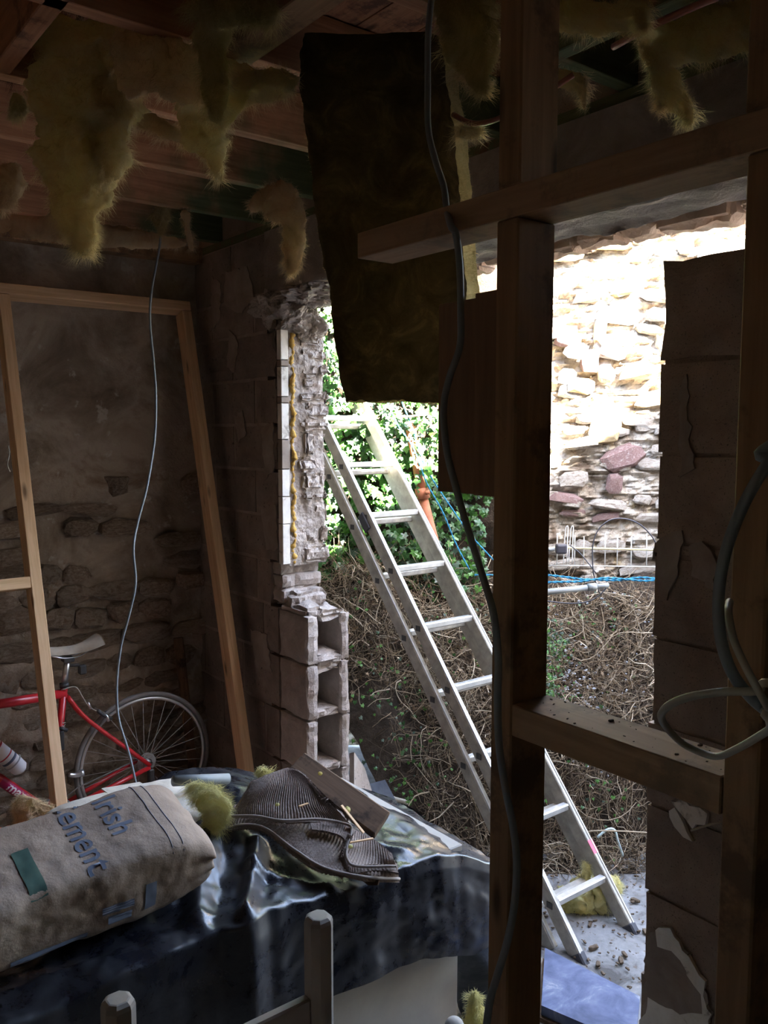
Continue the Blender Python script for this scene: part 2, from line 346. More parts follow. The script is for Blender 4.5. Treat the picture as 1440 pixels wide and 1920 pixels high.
while z < 1.75:
    h = rr.uniform(.07, .13); x = .35+rr.uniform(0, .2)
    while x < 2.0:
        w = rr.uniform(.12, .30)
        if rr.random() < (.85 if z < 1.3 else .45): pl.append((V(x+w/2, 4.36+rr.uniform(-.012, .012), z+h/2+rr.uniform(-.015, .015)), V(1, 0, 0), V(0, 0, 1), V(0, -1, 0), w*.95, h*.85, rr.uniform(.05, .09), rr.uniform(-.09, .09), 0 if rr.random() < .7 else 1))
        x += w
    z += h+.012
rocks_on(wleft, [stone_in, plaster_old], pl, 50)
# far wall (blockwork with the broken opening), X 2.09..2.33
wfar = bpy.data.objects.new('wall_far', None); COL.objects.link(wfar); wfar.location = (2.21, 3.9, 0); st(wfar)
def blk(name, x0, x1, y0, y1, z0, z1, mat, parent, amp=.004, res=.03, seed=0, bite=0):
    """block with worn, displaced faces"""
    L = (x1-x0, y1-y0, z1-z0); n = [max(2, min(14, int(l/res))) for l in L]; bm = bmesh.new(); vd = {}
    def vert(i, j, k):
        if (i, j, k) not in vd:
            p = V(x0+L[0]*i/n[0], y0+L[1]*j/n[1], z0+L[2]*k/n[2]); c = V((x0+x1)/2, (y0+y1)/2, (z0+z1)/2)
            e = sum((i in (0, n[0]), j in (0, n[1]), k in (0, n[2])))
            dirn = V(-1 if i == 0 else 1 if i == n[0] else 0, -1 if j == 0 else 1 if j == n[1] else 0, -1 if k == 0 else 1 if k == n[2] else 0)
            a = fbm(p+V(seed, seed, 0), 9, 4)*amp*1.6
            q = p+dirn.normalized()*(a-(amp*1.5 if e > 1 else 0))
            if bite and j == 0: q.y += abs(fbm(p+V(seed*3, 0, 0), 14, 4))*bite
            vd[(i, j, k)] = bm.verts.new(q)
        return vd[(i, j, k)]
    for a in range(n[0]):
        for b in range(n[1]):
            bm.faces.new((vert(a, b, 0), vert(a, b+1, 0), vert(a+1, b+1, 0), vert(a+1, b, 0))); bm.faces.new((vert(a, b, n[2]), vert(a+1, b, n[2]), vert(a+1, b+1, n[2]), vert(a, b+1, n[2])))
    for a in range(n[0]):
        for b in range(n[2]):
            bm.faces.new((vert(a, 0, b), vert(a+1, 0, b), vert(a+1, 0, b+1), vert(a, 0, b+1))); bm.faces.new((vert(a, n[1], b), vert(a, n[1], b+1), vert(a+1, n[1], b+1), vert(a+1, n[1], b)))
    for a in range(n[1]):
        for b in range(n[2]):
            bm.faces.new((vert(0, a, b), vert(0, a, b+1), vert(0, a+1, b+1), vert(0, a+1, b))); bm.faces.new((vert(n[0], a, b), vert(n[0], a+1, b), vert(n[0], a+1, b+1), vert(n[0], a, b+1)))
    me = bmm(bm)
    o = parent.location.copy() if parent else V(0, 0, 0)
    if parent and parent.parent: o += parent.parent.location
    for v in me.vertices: v.co -= o
    return put(name, me, mat, parent, Matrix.Translation(o))
CH = .2585
zt = [0, .1, .3585, .617, .884, 1.125]          # course tops of the low broken part
sd = 0
# mortar core behind the faces (recessed joints)
bx('mortar', 2.097, 2.322, 3.60, 4.45, 0, 2.60, patch_m, wfar, bev=0)
bx('mortar', 2.097, 2.322, 3.56, 4.45, 2.60, 2.90, patch_m, wfar, bev=0)
for ci in range(len(zt)-1):
    z0, z1 = zt[ci]+.005, zt[ci+1]-.005; y = 3.66+(.22 if ci % 2 else 0)
    blk('block', 2.09, 2.33, 3.52 if ci < 5 else 3.5, y-.006, z0, z1, block_m, wfar, .004, .05, sd); sd += 1
    while y < 4.37:
        blk('block', 2.09, 2.33, y+.004, min(y+.44, 4.42)-.004, z0, z1, block_m, wfar, .004, .05, sd); sd += 1; y += .44
z = 1.125; ci = 0
tops = [1.34, 1.56, 1.78, 2.0, 2.22, 2.44, 2.62, 2.9]
for zt1 in tops:
    y = 3.5 + (.0 if z > 1.3 else .07); nx = 3.72+(.22 if ci % 2 else 0)
    blk('block', 2.09, 2.33, y, nx-.004, z+.004, zt1-.004, block_m, wfar, .004, .035, sd, bite=.05 if zt1 < 2.5 else .02); sd += 1; y = nx
    while y < 4.37:
        blk('block', 2.09, 2.33, y+.004, min(y+.44, 4.42)-.004, z+.004, zt1-.004, block_m, wfar, .004, .05, sd); sd += 1; y += .44
    z = zt1; ci += 1
# broken hollow blocks with open cells at the end of the low part (Y 3.25..3.52)
def hollow(z0, z1, seed, y0=3.25):
    x0, x1, y1 = 2.09, 2.33, 3.52; t_ = .045; r = random.Random(seed)
    ho = bpy.data.objects.new('hollow_block', None); COL.objects.link(ho); ho.parent = wfar
    ho.location = V(2.21, 3.38, z0)-wfar.location
    def b(nm, *a, **k):
        blk(nm, *a, block_broken, ho, .006, .022, r.random()*50, bite=k.get('bite', .02))
    b('shell', x0, x0+.062, y0, y1, z0, z1); b('shell', x1-.052, x1, y0, y1, z0, z1)
    b('web', x0+.05, x1-.045, y1-.06, y1, z0, z1, bite=0)
    b('mortar_bed', x0+.05, x1-.045, y0+.01, y1, z0-.004, z0+.03+.02*r.random(), bite=.04)
hollow(.1, .3585, 1); hollow(.3585, .617, 2); hollow(.617, .884, 3); hollow(.884, 1.118, 4)
blk('block', 2.14, 2.30, 3.26, 3.50, .84, .93, block_broken, wfar, .012, .02, 77, bite=.06)
blk('block', 2.09, 2.33, 3.25, 3.52, 0, .1, block_broken, wfar, .006, .03, 71)
for (a, b_, c, d, e, f, s) in ((2.10, 2.20, 3.28, 3.50, 1.10, 1.15, 5), (2.17, 2.32, 3.26, 3.48, 1.09, 1.135, 6), (2.12, 2.30, 3.40, 3.62, 1.12, 1.20, 7), (2.11, 2.31, 3.50, 3.66, 1.17, 1.25, 8)):
    blk('rubble', a, b_, c, d, e, f, block_broken, wfar, .014, .016, s, bite=.03)
# notch between the low part and the jamb: brickwork end
for k, z0 in enumerate((1.14, 1.215, 1.275)): blk('brick', 2.10, 2.325, 3.47+.015*k, 3.60, z0, z0+.065, block_broken, wfar, .006, .025, 20+k, bite=.02)
# jamb facing the opening (Y 3.49): painted strip, foam bead, rough stones
zz = [1.335, 1.53, 1.66, 1.79, 1.93, 2.10, 2.13, 2.27, 2.30, 2.44]
for k in range(len(zz)-1):
    bx('reveal_strip', 2.088, 2.128+.004*(k % 2), 3.462, 3.50, zz[k]+.002, zz[k+1]-.002, white_patch if k not in (3, 5, 7) else patch_m, wfar, .002)
vs, fs = [], []
pts = [V(2.152+.006*math.sin(k*1.7), 3.468+.006*math.sin(k*.9), 1.335+k*.0265) for k in range(42)]
rr = random.Random(8); rl = [rr.uniform(.35, 1.15) for _ in range(60)]
tubegeo(cr(pts, 3), lambda t: .0125*rl[int(t*41)]+.0035*math.sin(t*260), 8, V_=vs, F_=fs)
f_ = world_mesh('foam_bead', vs, fs, foam_m, wfar, True)
rr = random.Random(11); z = 1.335
while z < 2.44:
    h = rr.uniform(.05, .13); x = 2.185+rr.uniform(0, .04)
    while x < 2.33:
        w = rr.uniform(.05, .16); x1 = min(x+w, 2.345)
        blk('stone', x, x1, 3.440+rr.uniform(0, .035), 3.54, z+.006, min(z+h, 2.46)-.010, block_broken, wfar, .013, .010, rr.random()*99, bite=.03); x = x1+.004
    z += h
jr = random.Random(4)
def jf(u, v):
    x = 2.128+u*.215; z_ = 1.325+v*1.14; p = (x, 1, z_); return V(x, 3.470-.016*fbm(p, 8, 3)-.004*fbm(p, 40, 4)+.035*max(0, u-.93)/.07, z_)
vs, fs = gridf(jf, 44, 260); world_mesh('crumbling_mortar', vs, fs, block_broken, wfar)
# overhanging lump of mortar and rubble at the head of the opening
def blob(c, rx, ry, rz, seed, nu=40, nv=28, amp=.35, ns=9):
    def f(u, v):
        th = 2*math.pi*u; ph = math.pi*v; d = V(math.sin(ph)*math.cos(th), math.sin(ph)*math.sin(th), -math.cos(ph))
        p = V(d.x*rx, d.y*ry, d.z*rz); k = 1+amp*fbm(p+V(seed, 0, 0), ns, 5)
        return Vector(c)+p*k
    return gridf(f, nu, nv)
for (c, a, b_, d, s) in (((2.17, 3.52, 2.50), .10, .12, .085, 1), ((2.20, 3.40, 2.60), .13, .19, .05, 2), ((2.12, 3.60, 2.56), .07, .14, .07, 3), ((2.25, 3.46, 2.46), .07, .07, .06, 4), ((2.22, 3.2, 2.63), .12, .22, .04, 5)):
    v, f = blob(c, a, b_, d, s*13, 100, 64, amp=.5, ns=17); world_mesh('rubble', v, f, block_broken, wfar, False)
# render patches on the room face of the far wall
def outline_patch(name, pts, mat, parent, th=.005, axis='X', face=2.09, seed=0, jag=.009):
    """irregular plate from an outline on the wall plane, ragged edge"""
    r = random.Random(seed); out = []
    n = len(pts)
    for i in range(n):
        a, b_ = Vector(pts[i]), Vector(pts[(i+1) % n]); L = (b_-a).length; m = max(1, int(L/.02))
        for k in range(m):
            p = a.lerp(b_, k/m); out.append(p+V(0, r.uniform(-jag, jag), r.uniform(-jag, jag)))
    bm = bmesh.new(); lo = [bm.verts.new((face+.001, p.y, p.z)) for p in out]; hi = [bm.verts.new((face-th, p.y, p.z)) for p in out]
    m = len(out)
    for i in range(m): bm.faces.new((lo[i], lo[(i+1) % m], hi[(i+1) % m], hi[i]))
    for t3 in tessellate_polygon([[Vector((p.y, p.z, 0)) for p in out]]):
        try: bm.faces.new([hi[q] for q in t3])
        except ValueError: pass
    for f in bm.faces:
        f.normal_update()
    for f in list(bm.faces):
        if len(f.verts) == 3 and f.normal.x > 0: f.normal_flip()
    me = bmm(bm); o = parent.location.copy()
    for v in me.vertices: v.co -= o
    return put(name, me, mat, parent, Matrix.Translation(o))
def PX(*pp): return [P(x, y, X=2.088) for x, y in pp]
for k, pp in enumerate([[(425, 510), (465, 500), (478, 560), (450, 590), (420, 570)], [(398, 520), (415, 530), (412, 600), (395, 620)], [(440, 780), (455, 770), (462, 810), (448, 830)],
                        [(490, 950), (518, 945), (522, 1030), (500, 1030)], [(490, 800), (512, 790), (516, 880), (498, 900)], [(430, 620), (448, 640), (440, 700), (426, 690)], [(470, 1180), (500, 1190), (510, 1260), (480, 1250)]]):
    outline_patch('render_patch', PX(*pp), patch_m, wfar, seed=k)
# right hand pier
wr = bpy.data.objects.new('wall_right', None); COL.objects.link(wr); wr.location = (2.21, .8, 0); st(wr)
bx('mortar', 2.10, 2.32, -1.6, 1.42, 0, 2.40, dark_block, wr, bev=0)
z = 0; ci = 0
for z1 in [.1, .3585, .617, .884, 1.13, 1.38, 1.62, 1.66, 1.905, 2.16, 2.42]:
    y1 = 1.43+.006*math.sin(ci*2.1); L = .30+(.14 if ci % 2 else 0)
    top = z1 if z1 < 2.4 else 2.445
    while y1 > -1.6:
        blk('block', 2.09, 2.33, max(y1-L, -1.6)+.003, y1, z+.003, top-.003, dark_block, wr, .003 if z1 < 2.4 else .007, .05, 200+ci*7+y1); y1 -= L; L = .44
    z = z1; ci += 1
blk('rubble', 2.10, 2.31, 1.428, 1.445, 1.60, 1.66, dark_block, wr, .01, .02, 9)
for k, pp in enumerate([[(1238, 1735), (1255, 1738), (1275, 1765), (1300, 1800), (1322, 1840), (1332, 1900), (1335, 1960), (1205, 1960), (1203, 1915), (1220, 1870), (1240, 1880), (1280, 1900), (1318, 1900), (1312, 1860), (1285, 1815), (1262, 1785), (1232, 1775)]]):
    outline_patch('white_plaster_patch', PX(*pp), white_patch, wr, .011, seed=30+k)
outline_patch('white_plaster_patch', PX((1262, 1502), (1285, 1500), (1318, 1515), (1330, 1530), (1326, 1545), (1300, 1550), (1290, 1530), (1275, 1520)), white_patch, wr, .012, seed=33)
outline_patch('white_plaster_patch', PX((1258, 1520), (1272, 1518), (1288, 1540), (1296, 1560), (1300, 1571), (1285, 1564), (1265, 1548)), white_patch, wr, .012, seed=34)
outline_patch('render_patch', PX((1232, 1020), (1262, 1000), (1282, 1000), (1275, 1070), (1258, 1090), (1248, 1120), (1235, 1090)), patch_m, wr, .006, seed=35)
outline_patch('render_patch', PX((1290, 1030), (1320, 1020), (1345, 1060), (1340, 1110), (1318, 1090), (1300, 1080)), patch_m, wr, .006, seed=36)
outline_patch('render_patch', PX((1275, 740), (1290, 700), (1298, 880), (1280, 890)), patch_m, wr, .006, seed=37)
outline_patch('render_patch', PX((1236, 1740), (1290, 1790), (1325, 1860), (1330, 1960), (1208, 1960), (1212, 1760)), patch_m, wr, .010, seed=38)
# lintel over the opening
lin = bpy.data.objects.new('trim_1', None); COL.objects.link(lin); lin.location = (2.2, 1.5, 2.61); st(lin)
def lint(u, v):
    y = -1.6+u*5.2; q = v
    if q < .3: x, z = 2.085, 2.90-(q/.3)*.285
    else: x, z = 2.085+(q-.3)/.4*.25 if q < .7 else 2.335, 2.615 if q < .7 else 2.615+(q-.7)/.3*.285
    a = fbm((x*2, y, z), 6, 5); rag = (1 if .25 < q < .75 else .3)
    return V(x+(a*.012 if q < .3 or q > .66 else 0)-( .03*abs(fbm((1, y, 1), 5, 4)) if q > .65 else 0), y, z+a*.022*rag)
vs, fs = gridf(lint, 260, 34, True); world_mesh('lintel', vs, fs, lint_m, lin, True)
for k in range(24):
    y0 = -1.2+k*.2+.05*math.sin(k*1.9); y1_ = -1.2+(k+1)*.2+.05*math.sin((k+1)*1.9)
    blk('stone', 2.345, 2.46, y0+.001, y1_-.001, 2.592+.010*math.sin(k*2.3), 2.85, brick_pale, lin, .012, .018, k+.5)
st(bx('wall_upper', 2.12, 2.40, -1.6, 4.5, 2.86, 3.25, dark_block, bev=0))
# ceiling: boards on joists, joists are parts of it
ceil = bpy.data.objects.new('ceiling', None); COL.objects.link(ceil); ceil.location = (.5, 1.5, 3.11); st(ceil)
for k in range(26):
    x0 = -1.7+k*.16
    bx('floorboard', x0+.002, x0+.158, -1.7, 4.6, 3.115, 3.135, joist_m, ceil, .001)
jy = [-1.47, -.97, -.47, .03, .54, 1.04, 1.55, 2.05, 2.555, 3.06, 3.56, 4.08]
for y in jy:
    bx('joist', -1.7, 2.26, y, y+.05, CZ, 3.11, jb, ceil, .002)
bx('trimmer', .64, .69, 1.56, 2.55, CZ, 3.10, joist_m, ceil); bx('rim_board', 2.262, 2.31, -1.6, 4.5, 2.90, 3.11, green_m, ceil)
bx('wall_plate', 2.10, 2.26, -1.6, 4.4, 2.90, 2.94, green_m, ceil)
bx('wall_plate', -1.7, 2.2, 4.27, 4.37, 2.86, 2.94, pine_dark, ceil)
beam('noggin', V(1.75, 1.09, 2.96), V(1.75, 1.55, 2.96), .05, .08, green_m, ceil)
roof = st(bx('roof', -1.8, 2.75, -1.8, 4.8, 3.16, 3.25, dark_block, bev=0))
# ================================================================ OUTSIDE GROUND AND WALL
GZ = -.15
def gr(u, v):
    x = 2.33+u*9; y = -2+v*12; return V(x, y, GZ+.012*fbm((x, y, 0), 3, 4)-(.0))
vs, fs = gridf(gr, 120, 140); gnd = st(world_mesh('ground', vs, fs, ground_m, smooth=True))
bx('threshold', 2.09, 2.35, 1.44, 3.25, -.19, -.01, ground_m, gnd, .01)
# garden wall: faces the room, in its own frame (s along RT, depth along Fh)
GD = 5.6
def gw(s, z, out=0): return Fh*(GD-out)+RT*s+V(0, 0, z)
gwall = bpy.data.objects.new('wall_garden', None); COL.objects.link(gwall); gwall.location = gw(1.2, GZ); st(gwall)
def gwf(u, v):
    s = -2.2+u*6.2; z = GZ+v*3.5; p = (s, z, 0)
    led = abs(fbm((s*1.2, z*4.5, 2), 2.4, 5))
    return gw(s, z, .05*fbm(p, 2, 3)+.085*led+.02*fbm(p, 16, 3))
vs, fs = gridf(gwf, 420, 280); world_mesh('mortar_face', vs, fs, wall_base_m, gwall)
rr = random.Random(21); pl = []; z = .7
while z < 3.1:
    h = rr.uniform(.07, .15); s = .75+rr.uniform(0, .2)
    while s < 2.5:
        w = rr.uniform(.10, .34)
        if rr.random() < .62:
            q = rr.random(); mi = 0 if q < .93 else 1 if q < .96 else 2
            pl.append((gw(s+w/2, z+h/2+rr.uniform(-.03, .03), .045+rr.uniform(-.02, .02)), RT, V(0, 0, 1), -Fh, w*.8, h*.7, rr.uniform(.03, .07), rr.uniform(-.25, .25), mi))
        s += w
    z += h+.01
def gst(x, y, w, h, mi, tl=0): 
    p = P(x, y, D=GD-.055); pl.append((p, RT, V(0, 0, 1), -Fh, w, h, .07, tl, mi))
for a in ((1065, 635, .17, .10, 1, .1), (1105, 675, .12, .14, 1, 0), (1125, 620, .07, .16, 2, .1), (1165, 860, .26, .14, 1, -.4), (1060, 935, .22, .07, 1, .2), (1165, 545, .15, .08, 2, -.2), (1135, 800, .2, .22, 2, 0), (1090, 725, .16, .10, 2, 0), (1150, 905, .10, .12, 1, 0), (1050, 480, .3, .07, 2, .0), (1140, 455, .3, .08, 2, 0)): gst(*a)
rocks_on(gwall, [wash, red_stone, ochre_stone], pl, 90)
# unseen block added for its shadow (off to the right, out of frame; it shades the yard)
shade_block = st(bx('wall_shade_block', 2.42, 9, -3.6, -.55, -.15, 5.7, dark_block, bev=0))
# ================================================================ STUD PARTITION
SX = 1.03
sp = thing('stud_partition', 'bare timber stud partition in the foreground, head rail and noggin nailed between two studs', 'partition', (1.08, .9, 0))
bx('stud', SX, SX+.09, .974, 1.023, 0, 2.312, pine_dark, sp); bx('stud', SX, SX+.09, .972, 1.021, 2.362, 2.89, pine_dark, sp)
bx('stud', SX, SX+.09, .540, .589, 0, 2.312, pine_dark, sp); bx('stud', SX, SX+.09, .545, .594, 2.362, 2.89, pine_dark, sp)
bx('stud', SX, SX+.09, .10, .149, 0, 2.312, pine_dark, sp)
bx('head_rail', SX, SX+.09, -.6, 1.41, 2.313, 2.362, pine_mid, sp, .0015)
bx('top_plate', SX, SX+.09, -.6, 2.04, 2.89, 2.939, pine_dark, sp)
bx('noggin', SX, SX+.09, .591, .973, 1.457, 1.511, pine_mid, sp, .002); bx('bottom_plate', SX, SX+.09, -.6, 1.03, 0, .05, pine_dark, sp)
pa = [P(803, 578, X=1.14), P(803, 918, X=1.14), P(889, 918, X=1.14)]
bx('board', 1.122, 1.140, 1.150, 1.268, pa[1].z, pa[0].z, ply_m, sp, .001); bx('board', 1.105, 1.122, 1.024, 1.149, P(925, 930, X=1.12).z, P(895, 553, X=1.12).z, ply_m, sp, .001)
rr = random.Random(5)
for k in range(34):
    y = rr.uniform(.6, .95); x = rr.uniform(SX+.005, SX+.085); s = rr.uniform(.0008, .003)*(2 if k % 9 == 0 else 1)
    put('dirt_crumb', rock_mesh(k), twig_b, sp, Matrix.Translation((x, y, 1.511+s*.2)) @ Matrix.Rotation(rr.random()*3, 4, 'Z') @ Matrix.Diagonal((s*1.8, s, s*.7, 1)))
# ================================================================ LEANING FRAME AT THE BACK
fr = thing('leaning_timbers', 'pale softwood door-like frame leaning against the rubble wall behind the red bicycle', 'frame', (1.5, 3.7, 0))
def lean(x, z): return V(x, 4.27-(2.64-z)*.262, z)
upn = V(0, -1, 0)
for x0 in (1.975, 1.075):
    beam('post', lean(x0, .0), lean(x0, 2.585), .05, .09, pine, fr, up=(0, -1, .26))
beam('post', lean(.17, 0), lean(.17, 2.585), .05, .09, pine, fr, up=(0, -1, .26))
beam('head_member', lean(.1, 2.612), lean(2.0, 2.612), .09, .05, pine, fr, up=(0, .26, 1))
zb = P(30, 1100, Y=3.86).z; beam('noggin', lean(.2, zb), lean(1.05, zb), .09, .05, pine, fr, up=(0, .26, 1))
pk = beam('plank', P(334, 1195, X=1.90), P(370, 1475, X=1.94)-V(0, 0, .15), .05, .022, rot_m, up=(-.3, -1, 0)); tag(pk, 'dark old plank leaning in the corner behind the right post of the pale frame', 'plank')
# ================================================================ LADDER
lb = P(1085, 1800, X=2.62); lb.z = GZ+.01
def lineB(t): return P(644, 875, X=2.62).lerp(P(1085, 1800, X=2.62), t)
L0 = P(1085, 1800, X=2.62); Ld = (P(644, 875, X=2.62)-L0).normalized(); Lfull = 3.15
L0 = L0+Ld*.015
up_n = V(1, 0, 0).cross(Ld); up_n = -up_n if up_n.z < 0 else up_n
lad = thing('extension_ladder', 'two-section aluminium ladder leaning up the ivy outside the broken opening', 'ladder', L0.copy())
XW = .335
def stile(x, off, s0, s1, mat, nm='stile'):
    a = L0+V(x, 0, 0)+up_n*off+Ld*s0; b_ = L0+V(x, 0, 0)+up_n*off+Ld*s1
    o = beam(nm, a, b_, .028, .068, mat, lad, up=up_n, bev=.004); return o
stile(0, 0, 0, Lfull, alu_worn); stile(XW, 0, -.02, Lfull, alu_worn)
stile(-.034, -.085, .06, Lfull-.12, alu_worn); stile(XW+.03, -.085, .06, Lfull-.12, alu_worn)
# lipped edges of the stiles
for x, off, q in ((.012, 0, 0), (XW-.012, 0, 0), (-.022, -.085, 1)):
    beam('stile_lip', L0+V(x-.020*(1 if q or x < .1 else -1), 0, 0)+up_n*(off+.034)+Ld*(.06*q), L0+V(x-.020*(1 if q or x < .1 else -1), 0, 0)+up_n*(off+.034)+Ld*(Lfull-.12*q), .008, .006, alu, lad, up=up_n, bev=.001)
s_top = (P(644, 875, X=2.62)-L0).dot(Ld)
sbot = (P(1035, 1695, X=2.62)-L0).dot(Ld); step = (s_top-sbot)/7
sr = [sbot+step*k for k in range(9)]
for s in sr:
    if s > Lfull-.03: continue
    for off, x0, x1, sh in ((.012, .012, XW-.012, 0), (-.085, -.03, XW+.03, .022)):
        a = L0+V(x0, 0, 0)+up_n*off+Ld*(s+sh); b_ = L0+V(x1, 0, 0)+up_n*off+Ld*(s+sh)
        beam('rung', a, b_, .034, .030, alu if off > 0 else alu_worn, lad, up=(0, 0, 1), bev=.005)
    for off, x0 in ((.0, -.0155), (-.085, -.0495)):
        p = L0+V(x0, 0, 0)+up_n*off+Ld*s; beam('rung_end', p-V(.002, 0, 0), p+V(.001, 0, 0), .03, .026, black_p, lad, up=(0, 0, 1), bev=0)
for x in (0, XW):
    a = L0+V(x, 0, 0)+Ld*(-.02); put('foot', boxm(.06, .036, .078, .006), rubber, lad, Matrix.Translation(a) @ frame_m(a, a+Ld, up_n)[0])
put('clip', boxm(.10, .012, .05, .003), rubber, lad, Matrix.Translation(L0+V(-.02, 0, 0)+Ld*(sr[6]-.02)+up_n*-.02) @ frame_m(L0, L0+Ld, up_n)[0])
put('paint_mark', boxm(.06, .031, .002, 0), pink_m, lad, Matrix.Translation(L0+V(XW, 0, 0)+Ld*(.34)+up_n*.0345) @ frame_m(L0, L0+Ld, up_n)[0])
# ================================================================ IVY
def leaf_mesh(seed, mat):
    r = random.Random(seed); out = [(0, -.05), (.22, -.30), (.50, -.22), (.42, .05), (.62, .30), (.28, .38), (0, .85), (-.28, .38), (-.62, .30), (-.42, .05), (-.50, -.22), (-.22, -.30)]
    vs = [V(0, .12, .0)]+[V(x*(1+r.uniform(-.12, .12)), y*(1+r.uniform(-.1, .1)), -.22*(x*x+y*y)+r.uniform(-.05, .05)) for x, y in out]
    fs = [(0, i+1, (i+1) % 12+1) for i in range(12)]; me = mesh(vs, fs); me.materials.append(mat); return me
ivy = thing('ivy', 'dense glossy green ivy climbing the garden wall behind the ladder', 'ivy', P(680, 1180, D=5.0))
LM = [leaf_mesh(k, [leaf_a, leaf_b, leaf_a, leaf_c, leaf_a][k % 5]) for k in range(10)]
def ivy_depth(s, z): return 5.02-.16*fbm((s, z, 4), 2.2, 3)+max(0, .9-z)*-.15
def leaf_M(p, nrm, size, r):
    y = V(r.uniform(-.6, .6), r.uniform(-.3, .3), -1); y = (y-nrm*y.dot(nrm)).normalized(); x = y.cross(nrm)
    return Matrix.Translation(p) @ Matrix((x*size, y*size, nrm*size)).transposed().to_4x4()
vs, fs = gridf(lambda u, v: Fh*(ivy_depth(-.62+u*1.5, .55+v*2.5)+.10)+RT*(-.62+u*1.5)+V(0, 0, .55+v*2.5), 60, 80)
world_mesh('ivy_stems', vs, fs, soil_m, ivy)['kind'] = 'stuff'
rr = random.Random(13); cand = []
for k in range(5200):
    s = rr.uniform(-.60, .86); z = rr.uniform(.62, 3.0)
    edge = .60+.12*n3((z*2, 0, 0)) if z > 1.05 else .30+.3*n3((z*3, 1, 0))
    if z < 1.75 and s > edge: continue
    if z > 2.3 and s > .46: continue
    if z < .95 and (s > .15 or rr.random() < .4): continue
    D = ivy_depth(s, z)-rr.uniform(-.05, .07); nrm = (-Fh+V(0, 0, rr.uniform(-.1, .9))+RT*rr.uniform(-.7, .7)).normalized()
    cand.append((Fh*D+RT*s+V(0, 0, z), nrm, rr.uniform(.024, .050)*(1.25 if rr.random() < .15 else 1), rr.randrange(10)))
vis = [c for c in cand if -.36 < c[0].dot(RT) < .6 and .85 < c[0].z < 2.75]; vis.sort(key=lambda c: -c[2]); big = vis[:300]; bigset = set(id(c) for c in big)
for c in big: put('ivy_leaf', LM[c[3]], None, ivy, leaf_M(c[0], c[1], c[2], rr))
def leaves_stuff(name, lst, parent, mats):
    groups = {}
    for c in lst:
        vs, fs, mi = groups.setdefault('a', ([], [], [])); me = LM[c[3]]; M = leaf_M(c[0], c[1], c[2], rr); b0 = len(vs)
        vs.extend(M @ v.co for v in me.vertices); fs.extend(tuple(b0+i for i in p.vertices) for p in me.polygons); mi.extend([c[3] % len(mats)]*len(me.polygons))
    vs, fs, mi = groups['a']; o = parent.location; me = mesh([v-o for v in vs], fs)
    for m in mats: me.materials.append(m)
    me.polygons.foreach_set('material_index', mi)
    return tag(put(name, me, None, parent, Matrix.Translation(o)), kind='stuff')
leaves_stuff('small_ivy_leaves', [c for c in cand if id(c) not in bigset], ivy, [leaf_a, leaf_b, leaf_a, leaf_c, leaf_a])
# ================================================================ BANK OF ROOTS AND DEAD STEMS
def bank_z(s, D):
    base = 4.0+(.15 if s > .45 else 0)-.15*math.exp(-((s+.05)/.25)**2)
    t = (D-base)/1.15; t = min(max(t, 0), 1); h = (t**.62)
    top = 1.12+.10*n3((s*2, 1, 1))-.12*max(0, s-.4)
    return GZ+.0+(top-GZ)*h+.09*fbm((s, D, 1), 3, 4)*min(1, t*6)
def bank_p(s, D): return Fh*D+RT*s+V(0, 0, bank_z(s, D))
bank = thing('root_bank', 'heaped bank of soil and tangled dead ivy stems behind the ladder', 'bank', bank_p(.4, 4.1))
vs, fs = gridf(lambda u, v: bank_p((2.45-.6143*(3.92+v*1.66))/.789*(1-u)+2.9*u, 3.92+v*1.66), 200, 100); world_mesh('soil_mound', vs, fs, soil_m, bank, True)
rr = random.Random(17)
def twigs(n, mat, r0, r1, L0_, L1_, reg, nm, lift=.09):
    vs, fs = [], []
    for k in range(n):
        s = rr.uniform(*reg[0]); D = rr.uniform(*reg[1])
        if D < 4.45 and s < .2 and rr.random() < .75: continue
        p = bank_p(s, D)+V(0, 0, rr.uniform(0, lift))-Fh*rr.uniform(0, lift)
        if p.x < 2.55: continue
        d = V(rr.gauss(0, 1), rr.gauss(0, 1), rr.gauss(-.25, .8)).normalized(); L = rr.uniform(L0_, L1_); m = 6
        q = [p.copy()]; cv = V(rr.gauss(0, 1), rr.gauss(0, 1), rr.gauss(0, 1))*.5
        for j in range(m):
            d = (d+cv*.35+V(rr.gauss(0, .28), rr.gauss(0, .28), rr.gauss(-.05, .28))).normalized(); p = p+d*L/m
            s_, D_ = p.dot(RT), p.dot(Fh); zz_ = bank_z(s_, D_) if D_ > 3.9 else GZ
            if p.z < zz_: p.z = zz_+.004
            q.append(p.copy())
        r = rr.uniform(r0, r1); tubegeo(q, lambda t: r*(1-.6*t), 3, caps=False, V_=vs, F_=fs)
    o = world_mesh(nm, vs, fs, mat, bank, True); o['kind'] = 'stuff'
reg = ((-.55, 2.1), (3.98, 5.2))
twigs(5600, twig_b, .0012, .003, .10, .28, reg, 'brown_stems', .07); twigs(5600, twig_a, .001, .0028, .08, .30, reg, 'tan_stems', .10); twigs(900, twig_c, .0015, .0045, .12, .38, reg, 'pale_roots', .12)
